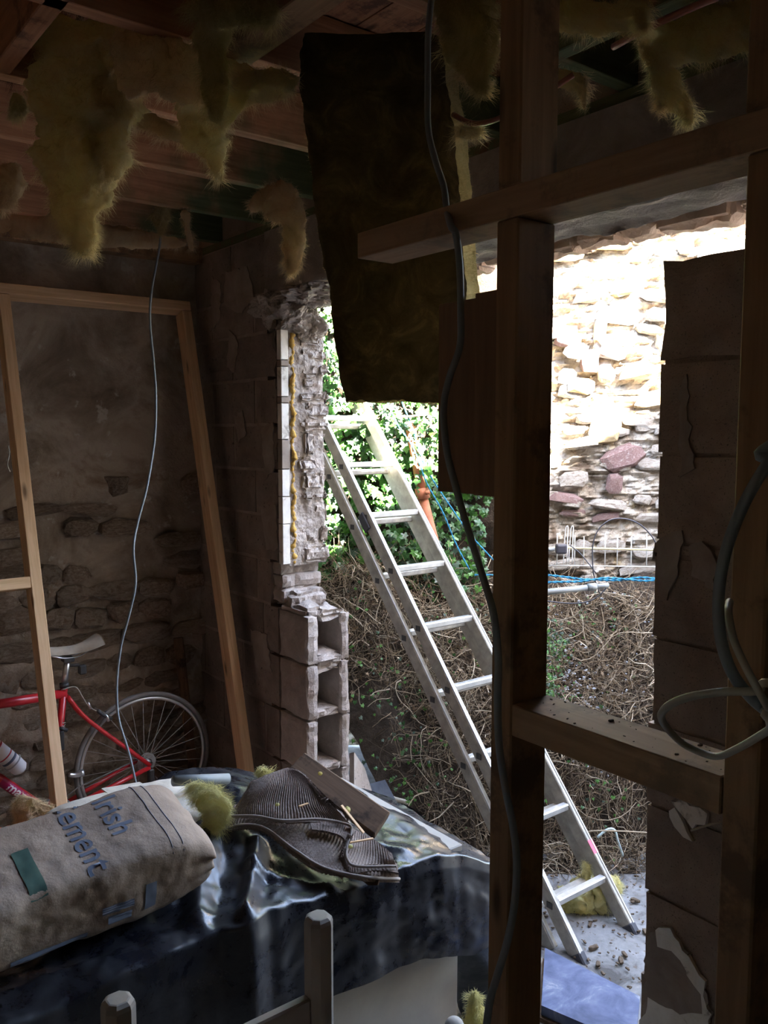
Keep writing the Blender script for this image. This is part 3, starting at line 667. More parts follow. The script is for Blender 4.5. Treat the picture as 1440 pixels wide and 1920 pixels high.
# dead leaves, green sprouts and pale rubble on the bank
cl = []
for k in range(2600):
    s = rr.uniform(.5, 2.0) if k % 4 else rr.uniform(-.4, .6); D = rr.uniform(4.35, 5.2); p = bank_p(s, D)+V(0, 0, rr.uniform(0, .08))-Fh*.05
    cl.append((p, V(rr.gauss(0, 1), rr.gauss(0, 1), rr.gauss(.6, 1)).normalized(), rr.uniform(.010, .028), rr.randrange(10)))
leaves_stuff('dead_leaves', cl, bank, [dead_leaf, twig_b])
cl = []
for (sx, dx, zr, n, sp_) in ((.90, 4.80, 0, 420, .07), (.84, 4.55, 0, 300, .06), (.98, 4.5, 0, 60, .1), (.1, 4.3, 0, 90, .15), (-.2, 4.6, 0, 60, .15), (.28, 4.7, 0, 40, .1), (.5, 4.9, 0, 80, .1), (1.1, 4.2, 0, 50, .12), (.12, 4.05, 0, 60, .1), (1.25, 5.0, 0, 50, .1)):
    for k in range(n):
        s = rr.gauss(sx, sp_); D = max(4.0, rr.gauss(dx, sp_)); p = bank_p(s, D)+V(0, 0, rr.uniform(.0, .12))-Fh*.08
        cl.append((p, (-Fh+V(0, 0, rr.uniform(0, 1.2))+RT*rr.uniform(-.8, .8)).normalized(), rr.uniform(.008, .022), rr.randrange(10)))
leaves_stuff('green_sprouts', cl, bank, [leaf_a, leaf_b, leaf_c, leaf_b, leaf_a])
vs, fs = [], []
rk = [rock_mesh(k+300) for k in range(4)]
for k in range(420):
    if k % 3: s = rr.gauss(1.03, .07); D = rr.uniform(4.35, 4.85)
    else: s = rr.uniform(.8, 1.6); D = rr.uniform(4.3, 5.2)
    p = bank_p(s, D)+V(0, 0, .03)-Fh*.03; sz = rr.uniform(.005, .016); M = Matrix.Translation(p) @ Matrix.Rotation(rr.random()*6, 4, 'Z') @ Matrix.Rotation(rr.random()*6, 4, 'X') @ Matrix.Diagonal((sz*1.6, sz, sz*.6, 1)); b0 = len(vs); me = rk[k % 4]
    vs.extend(M @ v.co for v in me.vertices); fs.extend(tuple(b0+i for i in p_.vertices) for p_ in me.polygons)
world_mesh('white_chips', vs, fs, debris_w, bank)['kind'] = 'stuff'
# debris on the yard floor
vs, fs = [], []
for k in range(340):
    s = rr.uniform(.45, 1.25); D = rr.uniform(2.9, 3.95); p = Fh*D+RT*s+V(0, 0, GZ+.012); sz = rr.uniform(.003, .010)*(2 if rr.random() < .08 else 1)
    M = Matrix.Translation(p) @ Matrix.Rotation(rr.random()*6, 4, 'Z') @ Matrix.Diagonal((sz*2.2, sz, sz*.8, 1)); b0 = len(vs); me = rk[k % 4]; vs.extend(M @ v.co for v in me.vertices); fs.extend(tuple(b0+i for i in p_.vertices) for p_ in me.polygons)
o = world_mesh('rubble_scatter', vs, fs, twig_b, None); tag(o, 'scattered crumbs of soil and rubble on the dusty yard floor', 'rubble', kind='stuff')
# ================================================================ THINGS IN THE YARD
rack = thing('wire_rack', 'white wire rack lying on the bank at the foot of the stone wall', 'rack', P(1130, 1060, D=5.0))
rd = 5.05
for k, x in enumerate((1045, 1078, 1095, 1135, 1158, 1184, 1213, 1240)):
    tube('wire', [P(x, 1000+(k % 3)*3, D=rd), P(x-1, 1060+(k % 2)*5, D=rd)], .0032, wire_w, rack, 6, 1)
for x in (1058, 1068): tube('wire_hook', [P(x-2, 1058, D=rd), P(x+1, 1010, D=rd-.02), P(x+3, 990, D=rd-.03), P(x+7, 988, D=rd-.04), P(x+6, 1012, D=rd-.05), P(x+5, 1058, D=rd-.04)], .003, wire_w, rack, 6, 5)
tube('rail', [P(1030, 1027, D=rd-.01), P(1250, 1031, D=rd-.01)], .006, wire_y, rack, 8, 1)
tube('rail', [P(1030, 1060, D=rd-.01), P(1250, 1063, D=rd-.01)], .003, wire_w, rack, 6, 1)
jn = thing('cable_connector', 'dark grey cable connector box hooked on the white wire rack', 'connector', P(1050, 1032, D=4.98))
c0 = P(1052, 1029, D=4.97); put('connector_body', boxm(.065, .05, .06, .012, 2), cable_b, jn, Matrix.Translation(c0) @ Matrix((RT, Fh, V(0, 0, 1))).transposed().to_4x4())
tube('connector_gland', [P(1015, 1030, D=4.97), P(1040, 1030, D=4.97)], .012, gpipe, jn, 10, 1)
tube('cable_tail', [P(1068, 1022, D=4.97), P(1085, 1035, D=4.95), P(1100, 1052, D=4.93), P(1118, 1075, D=4.9)], .0035, cable_b, jn, 6, 5)
lo = tube('black_cable_loop', [P(x, y, D=4.88) for x, y in ((1124, 1112), (1115, 1085), (1111, 1055), (1112, 1020), (1122, 993), (1142, 976), (1165, 972), (1190, 978), (1210, 992), (1228, 1015), (1240, 1050))], .0038, cable_b, None, 8, 6)
tag(lo, 'thin black cable arching in a loop in front of the white wire rack', 'cable')
lo = tube('black_cable', [P(x, y, D=4.72) for x, y in ((1020, 1126), (1050, 1130), (1085, 1131), (1110, 1125), (1128, 1112), (1140, 1098))], .0035, cable_b, None, 8, 6)
tag(lo, 'thin dark cable trailing below the grey pipe on the bank', 'cable')
def rope(nm, pts, label, r=.004, mat=None):
    base = [Vector(p) for p in pts]; q = cr(base, 14) if len(base) > 2 else [base[0].lerp(base[1], k/40) for k in range(41)]
    th = thing(nm, label, 'rope', q[0])
    for ph in (0, math.pi):
        pts2 = []; acc = 0
        for i, p in enumerate(q):
            if i: acc += (q[i]-q[i-1]).length
            t = (q[min(i+1, len(q)-1)]-q[max(i-1, 0)]).normalized(); u = t.orthogonal().normalized(); w = t.cross(u); a = acc/.018*math.pi*.5+ph
            pts2.append(p+(u*math.cos(a)+w*math.sin(a))*r*.8)
        tube('strand', pts2, r, rope_m, th, 5, 1)
rope('blue_rope', [P(x, y, D=4.68) for x, y in ((1015, 1077), (1060, 1082), (1090, 1086), (1120, 1087), (1160, 1088), (1200, 1083), (1240, 1086))], 'blue twisted rope stretched above the grey pipe, upper of the two horizontal ropes')
rope('blue_rope', [P(x, y, D=4.66) for x, y in ((1015, 1092), (1060, 1091), (1090, 1090), (1135, 1084), (1170, 1086), (1215, 1089), (1240, 1082))], 'blue twisted rope stretched just above the grey pipe, lower of the two horizontal ropes')
rope('turquoise_rope', [P(x, y, D=4.80) for x, y in ((722, 745), (745, 795), (775, 840), (800, 905), (830, 960), (855, 1020), (880, 1068))], 'turquoise rope hanging down beside the ladder, left of the two hanging ropes', .0028)
rope('turquoise_rope', [P(x, y, D=4.86) for x, y in ((750, 745), (772, 800), (795, 870), (815, 905), (845, 950), (880, 1000), (925, 1050))], 'turquoise rope crossing the rusty brown pipe, right of the two hanging ropes', .0028)
rope('turquoise_rope', [P(x, y, D=4.7) for x, y in ((985, 1074), (960, 1080), (920, 1078), (890, 1078))], 'short turquoise rope end lying on the roots left of the foreground stud', .003)
gp = thing('grey_pipe', 'grey plastic pipe with a coupling lying on the bank under the blue ropes', 'pipe', P(1090, 1100, D=4.6))
tube('pipe', [P(1005, 1112, D=4.55), P(1100, 1102, D=4.62)], .0165, gpipe, gp, 14, 1); tube('coupling', [P(1103, 1101, D=4.62), P(1117, 1100, D=4.63)], .021, gpipe, gp, 14, 1); tube('pipe', [P(1117, 1100, D=4.63), P(1140, 1097, D=4.65)], .0145, gpipe, gp, 14, 1)
tp = thing('brown_pipe', 'rusty brown pipe with a collar slanting down the ivy behind the ladder', 'pipe', P(800, 950, D=4.92))
tube('pipe', [P(768, 790, D=4.95), P(790, 915, D=4.93)], .030, terra, tp, 14, 1); tube('collar', [P(790, 915, D=4.93), P(793, 935, D=4.93)], .040, terra, tp, 14, 1); tube('pipe', [P(793, 933, D=4.93), P(836, 1100, D=4.9)], .028, terra, tp, 14, 1)
tube('bracket_lug', [P(797, 925, D=4.88), P(806, 922, D=4.88)], .012, terra, tp, 8, 1)
bb = beam('rusty_bar', P(746, 783, D=4.85), P(796, 778, D=4.85), .03, .012, plain('rust', (.22, .10, .06), .8, 0, .2, .3)); tag(bb, 'short rusty bar lying level across the top of the brown pipe', 'bar')
# blue board on the threshold
sb = thing('blue_board', 'blue-grey board lying across the threshold near the ladder feet', 'board', (2.2, 1.9, 0))
c = [P(1022, 1777, Z=0.05), P(1200, 1868, Z=.05), P(1190, 1960, Z=.05), P(1015, 1885, Z=.05)]
vs = c+[p-V(0, 0, .035) for p in c]; world_mesh('board_face', vs, [(3, 2, 1, 0), (4, 5, 6, 7), (0, 1, 5, 4), (1, 2, 6, 5), (2, 3, 7, 6), (3, 0, 4, 7)], blue_m, sb)
vs = [V(p.x-.012, p.y, -.01) for p in c]+[V(p.x-.012, p.y, .014) for p in c]; world_mesh('timber_underlay', vs, [(0, 1, 2, 3), (7, 6, 5, 4), (0, 4, 5, 1), (1, 5, 6, 2), (2, 6, 7, 3), (3, 7, 4, 0)], rot_m, sb)
br = tube('broken_stick', [P(1062, 1578, D=4.1), P(1100, 1560, D=3.95), P(1150, 1558, D=3.9), P(1225, 1562, D=3.85)], .004, twig_c, None, 6, 5); tag(br, 'thin pale bare stick jutting from the bank beside the lower part of ladder', 'stick')
s2 = tube('wall_stick', [P(1296, 1557, X=2.06), P(1325, 1548, X=2.05), P(1356, 1541, X=2.04)], .0035, twig_c, None, 6, 4); tag(s2, 'short thin stick against the right pier below its small white plaster patch', 'stick')
tw = tube('plastic_strip', [P(x, y, D=3.95) for x, y in ((1120, 1570), (1138, 1556), (1152, 1556), (1158, 1575), (1168, 1605))], .006, plain('dirty_polythene', (.42, .52, .52), .5), None, 6, 5); tag(tw, 'twisted strip of pale dirty polythene caught on the pale stick', 'plastic')
# slate and sheet leaning outside the low wall
def slab(nm, px, D, mat, label, cat, th=.02):
    p = [P(x, y, D=d) for (x, y), d in zip(px, D)]; n = (p[1]-p[0]).cross(p[2]-p[0]).normalized()
    if n.dot(Fh) > 0: n = -n
    k = len(p); vs = p+[q-n*th for q in p]; fs = [tuple(range(k)), tuple(range(2*k-1, k-1, -1))]+[(i, i+k, (i+1) % k+k, (i+1) % k) for i in range(k)]
    o = world_mesh(nm, vs, fs, mat, None, loc=p[0]); bm = bmesh.new(); bm.from_mesh(o.data); bmesh.ops.recalc_face_normals(bm, faces=bm.faces); bm.to_mesh(o.data); bm.free()
    return tag(o, label, cat)
slab('slate', [(690, 1470), (722, 1462), (742, 1500), (752, 1560), (700, 1570)], [3.5, 3.62, 3.6, 3.5, 3.4], slate_m, 'grey-blue slate standing on edge outside, right of the hollow blocks', 'slate')
slab('stone_slab', [(664, 1410), (684, 1440), (712, 1530), (700, 1570), (664, 1560)], [3.4, 3.5, 3.5, 3.4, 3.3], block_m, 'narrow pale slab leaning on the end of the hollow blocks', 'slab')
hs = tube('buried_hose', [P(x, y, D=d) for x, y, d in ((700, 1405, 4.4), (706, 1450, 4.2), (725, 1490, 4.0), (765, 1505, 3.95))], .011, cable_l, None, 8, 5); tag(hs, 'pale hose curving out of the dark hollow under the roots', 'hose')
# ================================================================ WOOL INSULATION
def wool(nm, path, label, mat, fib=900, seed=1, depth=.55, flen=.022, amp=.42, cat='insulation', group=None, clumps=30, rag=16, ns=12):
    """path: (point, half width across the view) ; lumpy body plus loose fibres"""
    P0 = [Vector(p[0]) for p in path]; Wd = [p[1] for p in path]; n = 14; fib = int(fib*3.2); clumps = int(clumps*(1+fib/3500)); c = cr(P0, n); m = len(c)
    w = []
    for i in range(m):
        x = i/n; k = min(int(x), len(Wd)-2); w.append(Wd[k]+(Wd[k+1]-Wd[k])*(x-k))
    base = c[0].copy(); th = thing(nm, label, cat, base, group); R_ = 60; vs = []
    for i in range(m):
        t = (c[min(i+1, m-1)]-c[max(i-1, 0)]).normalized(); side = (RT-t*RT.dot(t))
        if side.length < .35: side = (V(0, 0, 1)-t*t.z)
        side.normalize(); f = t.cross(side); e = 1.0
        endk = min(i, m-1-i)/3.0
        if endk < 1: e = .35+.65*endk
        for k in range(R_):
            a = 2*math.pi*k/R_; d = side*math.cos(a)+f*math.sin(a)*depth; p = c[i]+d*w[i]*e
            q = V(p.x+seed, p.y, p.z); disp = amp*fbm(q, ns, 6)+.16*fbm(q, 50, 3); rg = abs(fbm(q+V(5, 0, 0), rag, 3)); p = p+d*w[i]*e*(disp*1.2-.25*rg)+t*w[i]*.25*fbm(q+V(9, 9, 0), rag, 3)
            vs.append(p)
    fs = []
    for i in range(m-1):
        for k in range(R_): fs.append((i*R_+k, i*R_+(k+1) % R_, (i+1)*R_+(k+1) % R_, (i+1)*R_+k))
    fs.append(tuple(range(R_))[::-1]); fs.append(tuple((m-1)*R_+k for k in range(R_)))
    body = world_mesh('batt_body', vs, fs, mat, th, True)
    r = random.Random(seed*31+1); fv, ff = [], []; me = body.data; polys = me.polygons
    def fibre(p, d, L):
        s = d.orthogonal().normalized()*.0005; a = p; b0 = len(fv); cu = V(r.gauss(0, 1), r.gauss(0, 1), r.gauss(0, 1))*.25
        mid = a+d*L*.5+cu*L*.3; e = a+(d+cu).normalized()*L
        fv.extend([a-s, a+s, mid+s*.8, mid-s*.8, e]); ff.extend([(b0, b0+1, b0+2, b0+3), (b0+3, b0+2, b0+4)])
    for k in range(fib):
        p = polys[r.randrange(len(polys))]; q = body.matrix_local.translation*0+base+p.center; L = flen*r.uniform(.4, 1.3)
        d = (p.normal*1.0+V(r.gauss(0, .5), r.gauss(0, .5), r.gauss(-.3, .5))).normalized(); fibre(q-d*.004, d, L)
    for k in range(clumps):
        p = polys[r.randrange(len(polys))]; q = base+p.center; d0 = (p.normal*.8+V(r.gauss(0, .4), r.gauss(0, .4), -.8)).normalized(); L0_ = flen*r.uniform(1, 2.4)
        for j in range(26): fibre(q+V(r.gauss(0, .006), r.gauss(0, .006), r.gauss(0, .006)), (d0+V(r.gauss(0, .25), r.gauss(0, .25), r.gauss(0, .25))).normalized(), L0_*r.uniform(.5, 1.1))
    world_mesh('loose_fibres', fv, ff, mat, th)['kind'] = 'stuff'
    return th
G = 'glass wool hanging out of the ceiling'
def pw(lst, D):  # (x, y, half width px[, D])
    out = []
    for q in lst:
        d = q[3] if len(q) > 3 else D; out.append((P(q[0], q[1], D=d), q[2]*d/FPX))
    return out
wool('insulation_tuft', pw([(150, 40, 60), (150, 110, 85), (155, 190, 92), (150, 270, 82), (150, 330, 70), (145, 390, 48), (158, 440, 26), (162, 478, 12)], 2.45), 'largest yellow glass wool tuft hanging at the upper left of ceiling', wool_y, 2600, 1, .5, .03, .30, group=G)
wool('insulation_tuft', pw([(205, 140, 42), (212, 220, 40), (208, 290, 32), (200, 340, 18)], 2.42), 'short bright yellow lobe on the right side of the largest hanging tuft', wool_y, 900, 2, .5, .025, group=G)
wool('insulation_sheet', pw([(215, 75, 46), (290, 125, 64), (350, 150, 50), (420, 160, 44), (480, 155, 34), (552, 155, 24)], 2.22), 'sagging dirty yellow wool sheet stretched across the joists right of the largest tuft', wool_p, 1500, 3, .35, .022, .35, group=G)
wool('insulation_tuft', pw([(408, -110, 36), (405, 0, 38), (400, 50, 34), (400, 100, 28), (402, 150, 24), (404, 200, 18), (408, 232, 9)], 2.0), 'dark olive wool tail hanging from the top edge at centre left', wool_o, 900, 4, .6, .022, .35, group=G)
wool('insulation_tuft', pw([(345, 78, 16), (350, 150, 22), (365, 200, 34), (385, 240, 44), (400, 275, 32), (405, 305, 13), (415, 340, 4)], 2.5), 'ragged yellow wool clump with a thin drip, below the olive tail', wool_y, 1000, 5, .6, .022, .4, group=G)
wool('insulation_sheet', pw([(415, 240, 16), (440, 190, 20), (480, 150, 18), (530, 150, 14), (552, 165, 20)], 2.16), 'torn web of pale wool joining the yellow clump to the hanging batt', wool_y, 700, 6, .3, .022, .5, group=G)
wool('insulation_sheet', pw([(235, 205, 14), (270, 225, 20), (310, 240, 18), (345, 260, 10)], 2.62), 'small peach wool strip lying over a joist right of the largest tuft', wool_p, 400, 7, .4, .02, group=G)
wool('insulation_sheet', pw([(-40, 395, 26), (60, 420, 30), (160, 438, 24), (250, 448, 18), (350, 458, 8)], 4.0), 'long flat yellow batt lying along the top of the rubble wall', wool_p, 800, 8, .35, .02, .2, group=G)
wool('insulation_tuft', pw([(-5, 320, 30), (20, 345, 30), (10, 375, 18), (5, 392, 8)], 3.0), 'pale wool tuft at the left edge below the joists', wool_p, 500, 9, .5, .02, group=G)
wool('insulation_tuft', pw([(300, 388, 30), (305, 405, 22), (303, 425, 10), (302, 442, 4)], 3.85), 'small grey-yellow tuft where the thin cable leaves the ceiling', wool_o, 400, 10, .5, .02, group=G)
wool('insulation_tuft', pw([(346, 395, 9), (350, 420, 7), (355, 445, 6), (360, 470, 4)], 3.85), 'thin wisp of wool hanging right of the thin cable', wool_p, 200, 11, .6, .015, group=G)
wool('insulation_tuft', pw([(500, 370, 26), (530, 385, 34), (552, 410, 28), (552, 450, 24), (548, 485, 16), (545, 515, 6)], 3.3), 'peach coloured tuft hanging in front of the lintel, left of the dark batt', wool_p, 1200, 12, .5, .026, .32, group=G)
wool('insulation_tuft', pw([(470, 395, 8), (490, 378, 16), (520, 372, 18), (560, 378, 16)], 3.35), 'pale feathery wool above the peach tuft', wool_p, 500, 13, .5, .024, .4, group=G)
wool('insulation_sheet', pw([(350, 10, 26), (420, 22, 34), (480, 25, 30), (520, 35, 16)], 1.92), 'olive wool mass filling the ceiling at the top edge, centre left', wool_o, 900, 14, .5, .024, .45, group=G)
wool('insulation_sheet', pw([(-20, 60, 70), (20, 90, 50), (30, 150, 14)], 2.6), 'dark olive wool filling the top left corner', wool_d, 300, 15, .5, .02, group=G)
wool('insulation_tuft', pw([(20, 190, 18), (38, 200, 14), (30, 220, 8)], 2.6), 'small pale puff of wool left of the largest tuft', wool_o, 200, 16, .5, .02, group=G)
wool('insulation_sheet', pw([(840, 0, 30), (870, 50, 48), (890, 100, 44), (900, 150, 22), (903, 178, 8)], 1.86), 'olive-yellow wool hanging between the dark batt and the tall stud', wool_o, 900, 17, .5, .022, .35, group=G)
wool('insulation_sheet', pw([(800, -20, 30), (880, 20, 34), (930, 30, 30)], 2.0), 'olive wool at the top edge left of the tall stud', wool_o, 500, 18, .5, .022, group=G)
wool('insulation_tuft', pw([(850, 130, 16), (885, 150, 14), (925, 160, 14)], 2.15), 'yellow wool roll tucked under the joist left of the tall stud', wool_p, 300, 19, .5, .02, group=G)
wool('insulation_tuft', pw([(862, 245, 14), (880, 252, 10), (905, 248, 5)], 2.2), 'small bright wool scrap beside the dark batt edge', wool_y, 200, 20, .5, .02, group=G)
wool('insulation_sheet', pw([(1040, 30, 34), (1080, 25, 32), (1130, 38, 30), (1180, 30, 28), (1220, 30, 20)], 1.9), 'yellow wool sheet at the top edge right of the tall stud', wool_y, 900, 21, .45, .02, .35, group=G)
wool('insulation_tuft', pw([(1195, 20, 14), (1205, 45, 9), (1208, 70, 5)], 1.85), 'small pale wool drip above the pink pipe', wool_y, 200, 22, .6, .018, group=G)
wool('insulation_sheet', pw([(1200, 95, 24), (1250, 85, 40), (1310, 70, 48), (1370, 55, 50), (1430, 40, 50)], 2.0), 'wide pale yellow batt lying over the joists at the upper right', wool_y, 1100, 23, .4, .02, .22, group=G)
wool('insulation_tuft', pw([(1215, 90, 18), (1232, 125, 22), (1250, 160, 24), (1272, 190, 20), (1290, 218, 11), (1294, 236, 4)], 1.95), 'pale yellow tail hanging down from the batt at the upper right', wool_y, 700, 24, .55, .02, .35, group=G)
wool('insulation_tuft', pw([(1225, 110, 12), (1233, 150, 12), (1236, 190, 13), (1237, 208, 5)], 1.97), 'short brown-yellow tail beside the pale one at the upper right', wool_p, 300, 25, .55, .018, group=G)
wool('insulation_tuft', pw([(1040, 140, 14), (1075, 150, 22), (1090, 165, 14), (1096, 205, 3)], 2.1), 'faint brown wool scrap behind the tall stud under the green joist', wool_p, 200, 26, .5, .018, group=G)
wool('insulation_scrap', pw([(1050, 1700, 30), (1085, 1690, 48), (1120, 1680, 40), (1160, 1650, 16)], 3.62), 'lemon yellow wool heap on the ground behind the ladder foot', wool_l, 1200, 27, .7, .02, .35)
wool('insulation_scrap', pw([(1098, 1660, 14), (1100, 1635, 12), (1096, 1618, 6)], 3.62), 'upright lemon yellow wool flap behind the lowest ladder rung', wool_l, 200, 28, .6, .014)
wool('insulation_scrap', pw([(895, 1935, 26), (893, 1895, 18), (890, 1858, 8)], 2.5), 'lemon yellow wool scrap beside the foot of the tall stud', wool_l, 400, 29, .6, .016)
wool('insulation_scrap', pw([(352, 1480, 8), (374, 1482, 15), (388, 1496, 25), (410, 1508, 23), (412, 1528, 22), (398, 1546, 18), (394, 1560, 8)], 2.42), 'lemon yellow wool lump between the cement bag and the towel', wool_l, 1500, 30, .6, .022, .35)
wool('insulation_scrap', pw([(30, 1530, 34), (60, 1525, 32), (95, 1540, 28)], 2.95), 'tan wool wad on the orange sack at the left edge', wool_p, 900, 31, .5, .024, .4)
wool('insulation_scrap', pw([(480, 1452, 8), (496, 1450, 10), (510, 1455, 7)], 2.72), 'small pale wool wisp on the top fold of the towel', wool_l, 160, 32, .6, .012)
# hanging batt
hb = thing('hanging_batt', 'long dark-faced insulation batt hanging from ceiling in front of the opening', 'insulation', P(700, 752, D=2.25), G)
rows = []
for y, xl, xr, D in ((60, 560, 818, 2.3), (130, 548, 826, 2.27), (250, 562, 842, 2.22), (400, 578, 855, 2.2), (520, 600, 864, 2.2), (640, 616, 866, 2.2), (752, 634, 862, 2.2)):
    rows.append([P(xl+(xr-xl)*t, y, D=D+.02*math.sin(t*5+y*.01)) for t in (0, .25, .5, .75, 1)])
pf = patch_fn(rows); tv = Fh*.085+RT*.042
def front(u, v):
    p = pf(u, v); e = min(u, 1-u, 1-v)*14; e = min(1, e); k = (1-e)**2
    return p+tv*k*.4+Fh*(.012*fbm(p, 8, 5)+.03*abs(fbm(p, 3, 3)))+RT*(.006*fbm(p+V(3, 0, 0), 25, 4))*(1 if e < 1 else 0)+V(0, 0, .008*fbm(p, 25, 4) if v > .99 else 0)
nu, nv = 60, 150
a, fa = gridf(front, nu, nv); me = mesh(a, fa); fz = (me.polygons[0].normal.dot(Fh) > 0); bpy.data.meshes.remove(me)
if fz: fa = [f[::-1] for f in fa]
world_mesh('dark_face', a, fa, wool_d, hb, True)
# yellow body behind: sides and back
b_ = [p+tv+Fh*.006*fbm(p, 12, 3) for p in a]; W_ = nu+1; bv = [p+Fh*.002 for p in a]+b_; bf = [tuple(i+len(a) for i in f)[::-1] for f in fa]
for j in range(nv):
    bf.append((j*W_, (j+1)*W_, (j+1)*W_+len(a), j*W_+len(a))); bf.append((j*W_+nu, j*W_+nu+len(a), (j+1)*W_+nu+len(a), (j+1)*W_+nu))
for i in range(nu): bf.append((nv*W_+i, nv*W_+i+1, nv*W_+i+1+len(a), nv*W_+i+len(a)))
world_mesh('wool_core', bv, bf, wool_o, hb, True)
r = random.Random(9); fv, ff = [], []
for k in range(5200):
    q = r.random()
    if q < .42: p = front(1, r.random())+tv*r.random(); d = RT
    elif q < .72: p = front(0, r.random())+tv*r.random(); d = -RT
    else: p = front(r.random(), 1)+tv*r.random(); d = V(0, 0, -1)
    d = (d+V(r.gauss(0, .5), r.gauss(0, .5), r.gauss(0, .5))).normalized(); L = r.uniform(.004, .014); s = d.orthogonal()*.0006; b0 = len(fv)
    fv.extend([p-s, p+s, p+d*L]); ff.append((b0, b0+1, b0+2))
world_mesh('loose_fibres', fv, ff, wool_y, hb)['kind'] = 'stuff'
# ================================================================ CABLES AND PIPES INSIDE
def cable(nm, pts, r, mat, label, n=10): return tag(tube(nm, pts, r, mat, None, n, 8), label, 'cable')
cable('grey_cable', [P(x, y, D=d) for x, y, d in ((812, -30, 1.72), (803, 60, 1.70), (802, 150, 1.68), (803, 240, 1.66), (816, 300, 1.63), (832, 350, 1.60), (838, 395, 1.55), (846, 425, 1.50), (855, 440, 1.50), (862, 500, 1.50), (864, 590, 1.50), (862, 650, 1.50), (842, 710, 1.50), (832, 765, 1.50), (837, 840, 1.48), (855, 915, 1.46), (880, 1000, 1.44), (905, 1080, 1.41), (925, 1150, 1.37), (934, 1230, 1.35), (933, 1310, 1.345), (936, 1400, 1.34), (948, 1480, 1.33), (962, 1550, 1.32), (969, 1620, 1.31), (964, 1700, 1.30), (950, 1770, 1.30), (932, 1830, 1.30), (918, 1880, 1.30), (908, 1960, 1.3))], .0062, cable_g, 'long dark grey cable hanging in front of the dark batt and down the tall stud')
cable('thin_cable', [P(x, y, D=d) for x, y, d in ((303, 430, 3.95), (298, 470, 3.9), (285, 540, 3.8), (281, 600, 3.75), (288, 680, 3.7), (292, 740, 3.65), (290, 820, 3.6), (276, 910, 3.5), (258, 980, 3.45), (250, 1030, 3.4), (254, 1095, 3.4), (240, 1160, 3.4), (227, 1210, 3.4), (219, 1280, 3.4), (222, 1345, 3.4), (238, 1400, 3.4), (246, 1430, 3.4), (255, 1470, 3.4))], .0052, cable_g, 'thin grey cable hanging from the ceiling down in front of the bicycle wheel')
rc = [(1475, 820, .88), (1440, 868, .88), (1400, 935, .88), (1372, 1000, .88), (1355, 1060, .88), (1347, 1130, .88), (1352, 1200, .88), (1372, 1260, .88), (1405, 1305, .88), (1440, 1335, .88), (1480, 1360, .86)]
cable('thick_cable', [V(1.02, .13, 2.25), V(1.0, .2, 2.1)]+[P(x, y, D=d) for x, y, d in rc]+[V(1.0, .25, 1.55), V(1.02, .12, 1.5)], .0062, cable_g, 'thick grey cable curving in from the right edge down in front of the right stud')
cable('white_cable', [P(x, y, D=d) for x, y, d in ((1368, 1128, .93), (1366, 1150, .90), (1376, 1200, .87), (1398, 1250, .85), (1425, 1300, .84), (1445, 1335, .84), (1470, 1370, .84))]+[V(1.0, .27, 1.52), V(1.02, .12, 1.46)], .0042, cable_l, 'short pale cable running beside the thick grey cable at the right edge')
cable('looped_cable', [V(1.02, .125, 1.66), V(.98, .24, 1.64)]+[P(x, y, D=d) for x, y, d in ((1480, 1290, .86), (1420, 1296, .87), (1360, 1297, .88), (1300, 1305, .90), (1262, 1318, .92), (1242, 1335, .95), (1242, 1352, 1.0), (1262, 1378, 1.05), (1290, 1400, 1.08), (1340, 1418, 1.06), (1380, 1405, 1.0), (1440, 1370, .94), (1480, 1345, .9))]+[V(.99, .26, 1.57), V(1.02, .12, 1.55)], .0046, cable_l, 'pale cable looped out over the noggin at the right')
pp = tube('pink_pipe', [P(x, y, D=d) for x, y, d in ((1150, 88, 2.1), (1210, 55, 2.0), (1280, 22, 1.9), (1360, -12, 1.8))], .008, plain('pink_pipe', (.42, .16, .13), .4), None, 8, 4); tag(pp, 'pinkish copper pipe running under the wool at the upper right', 'pipe')
pp = tube('curved_pipe', [P(x, y, D=d) for x, y, d in ((850, 215, 2.3), (880, 230, 2.25), (910, 230, 2.2), (945, 218, 2.15), (1000, 190, 2.1), (1075, 140, 2.05))], .007, plain('brown_red_pipe', (.30, .11, .08), .4), None, 8, 5); tag(pp, 'thin red-brown pipe curving behind the tall stud near the ceiling', 'pipe')
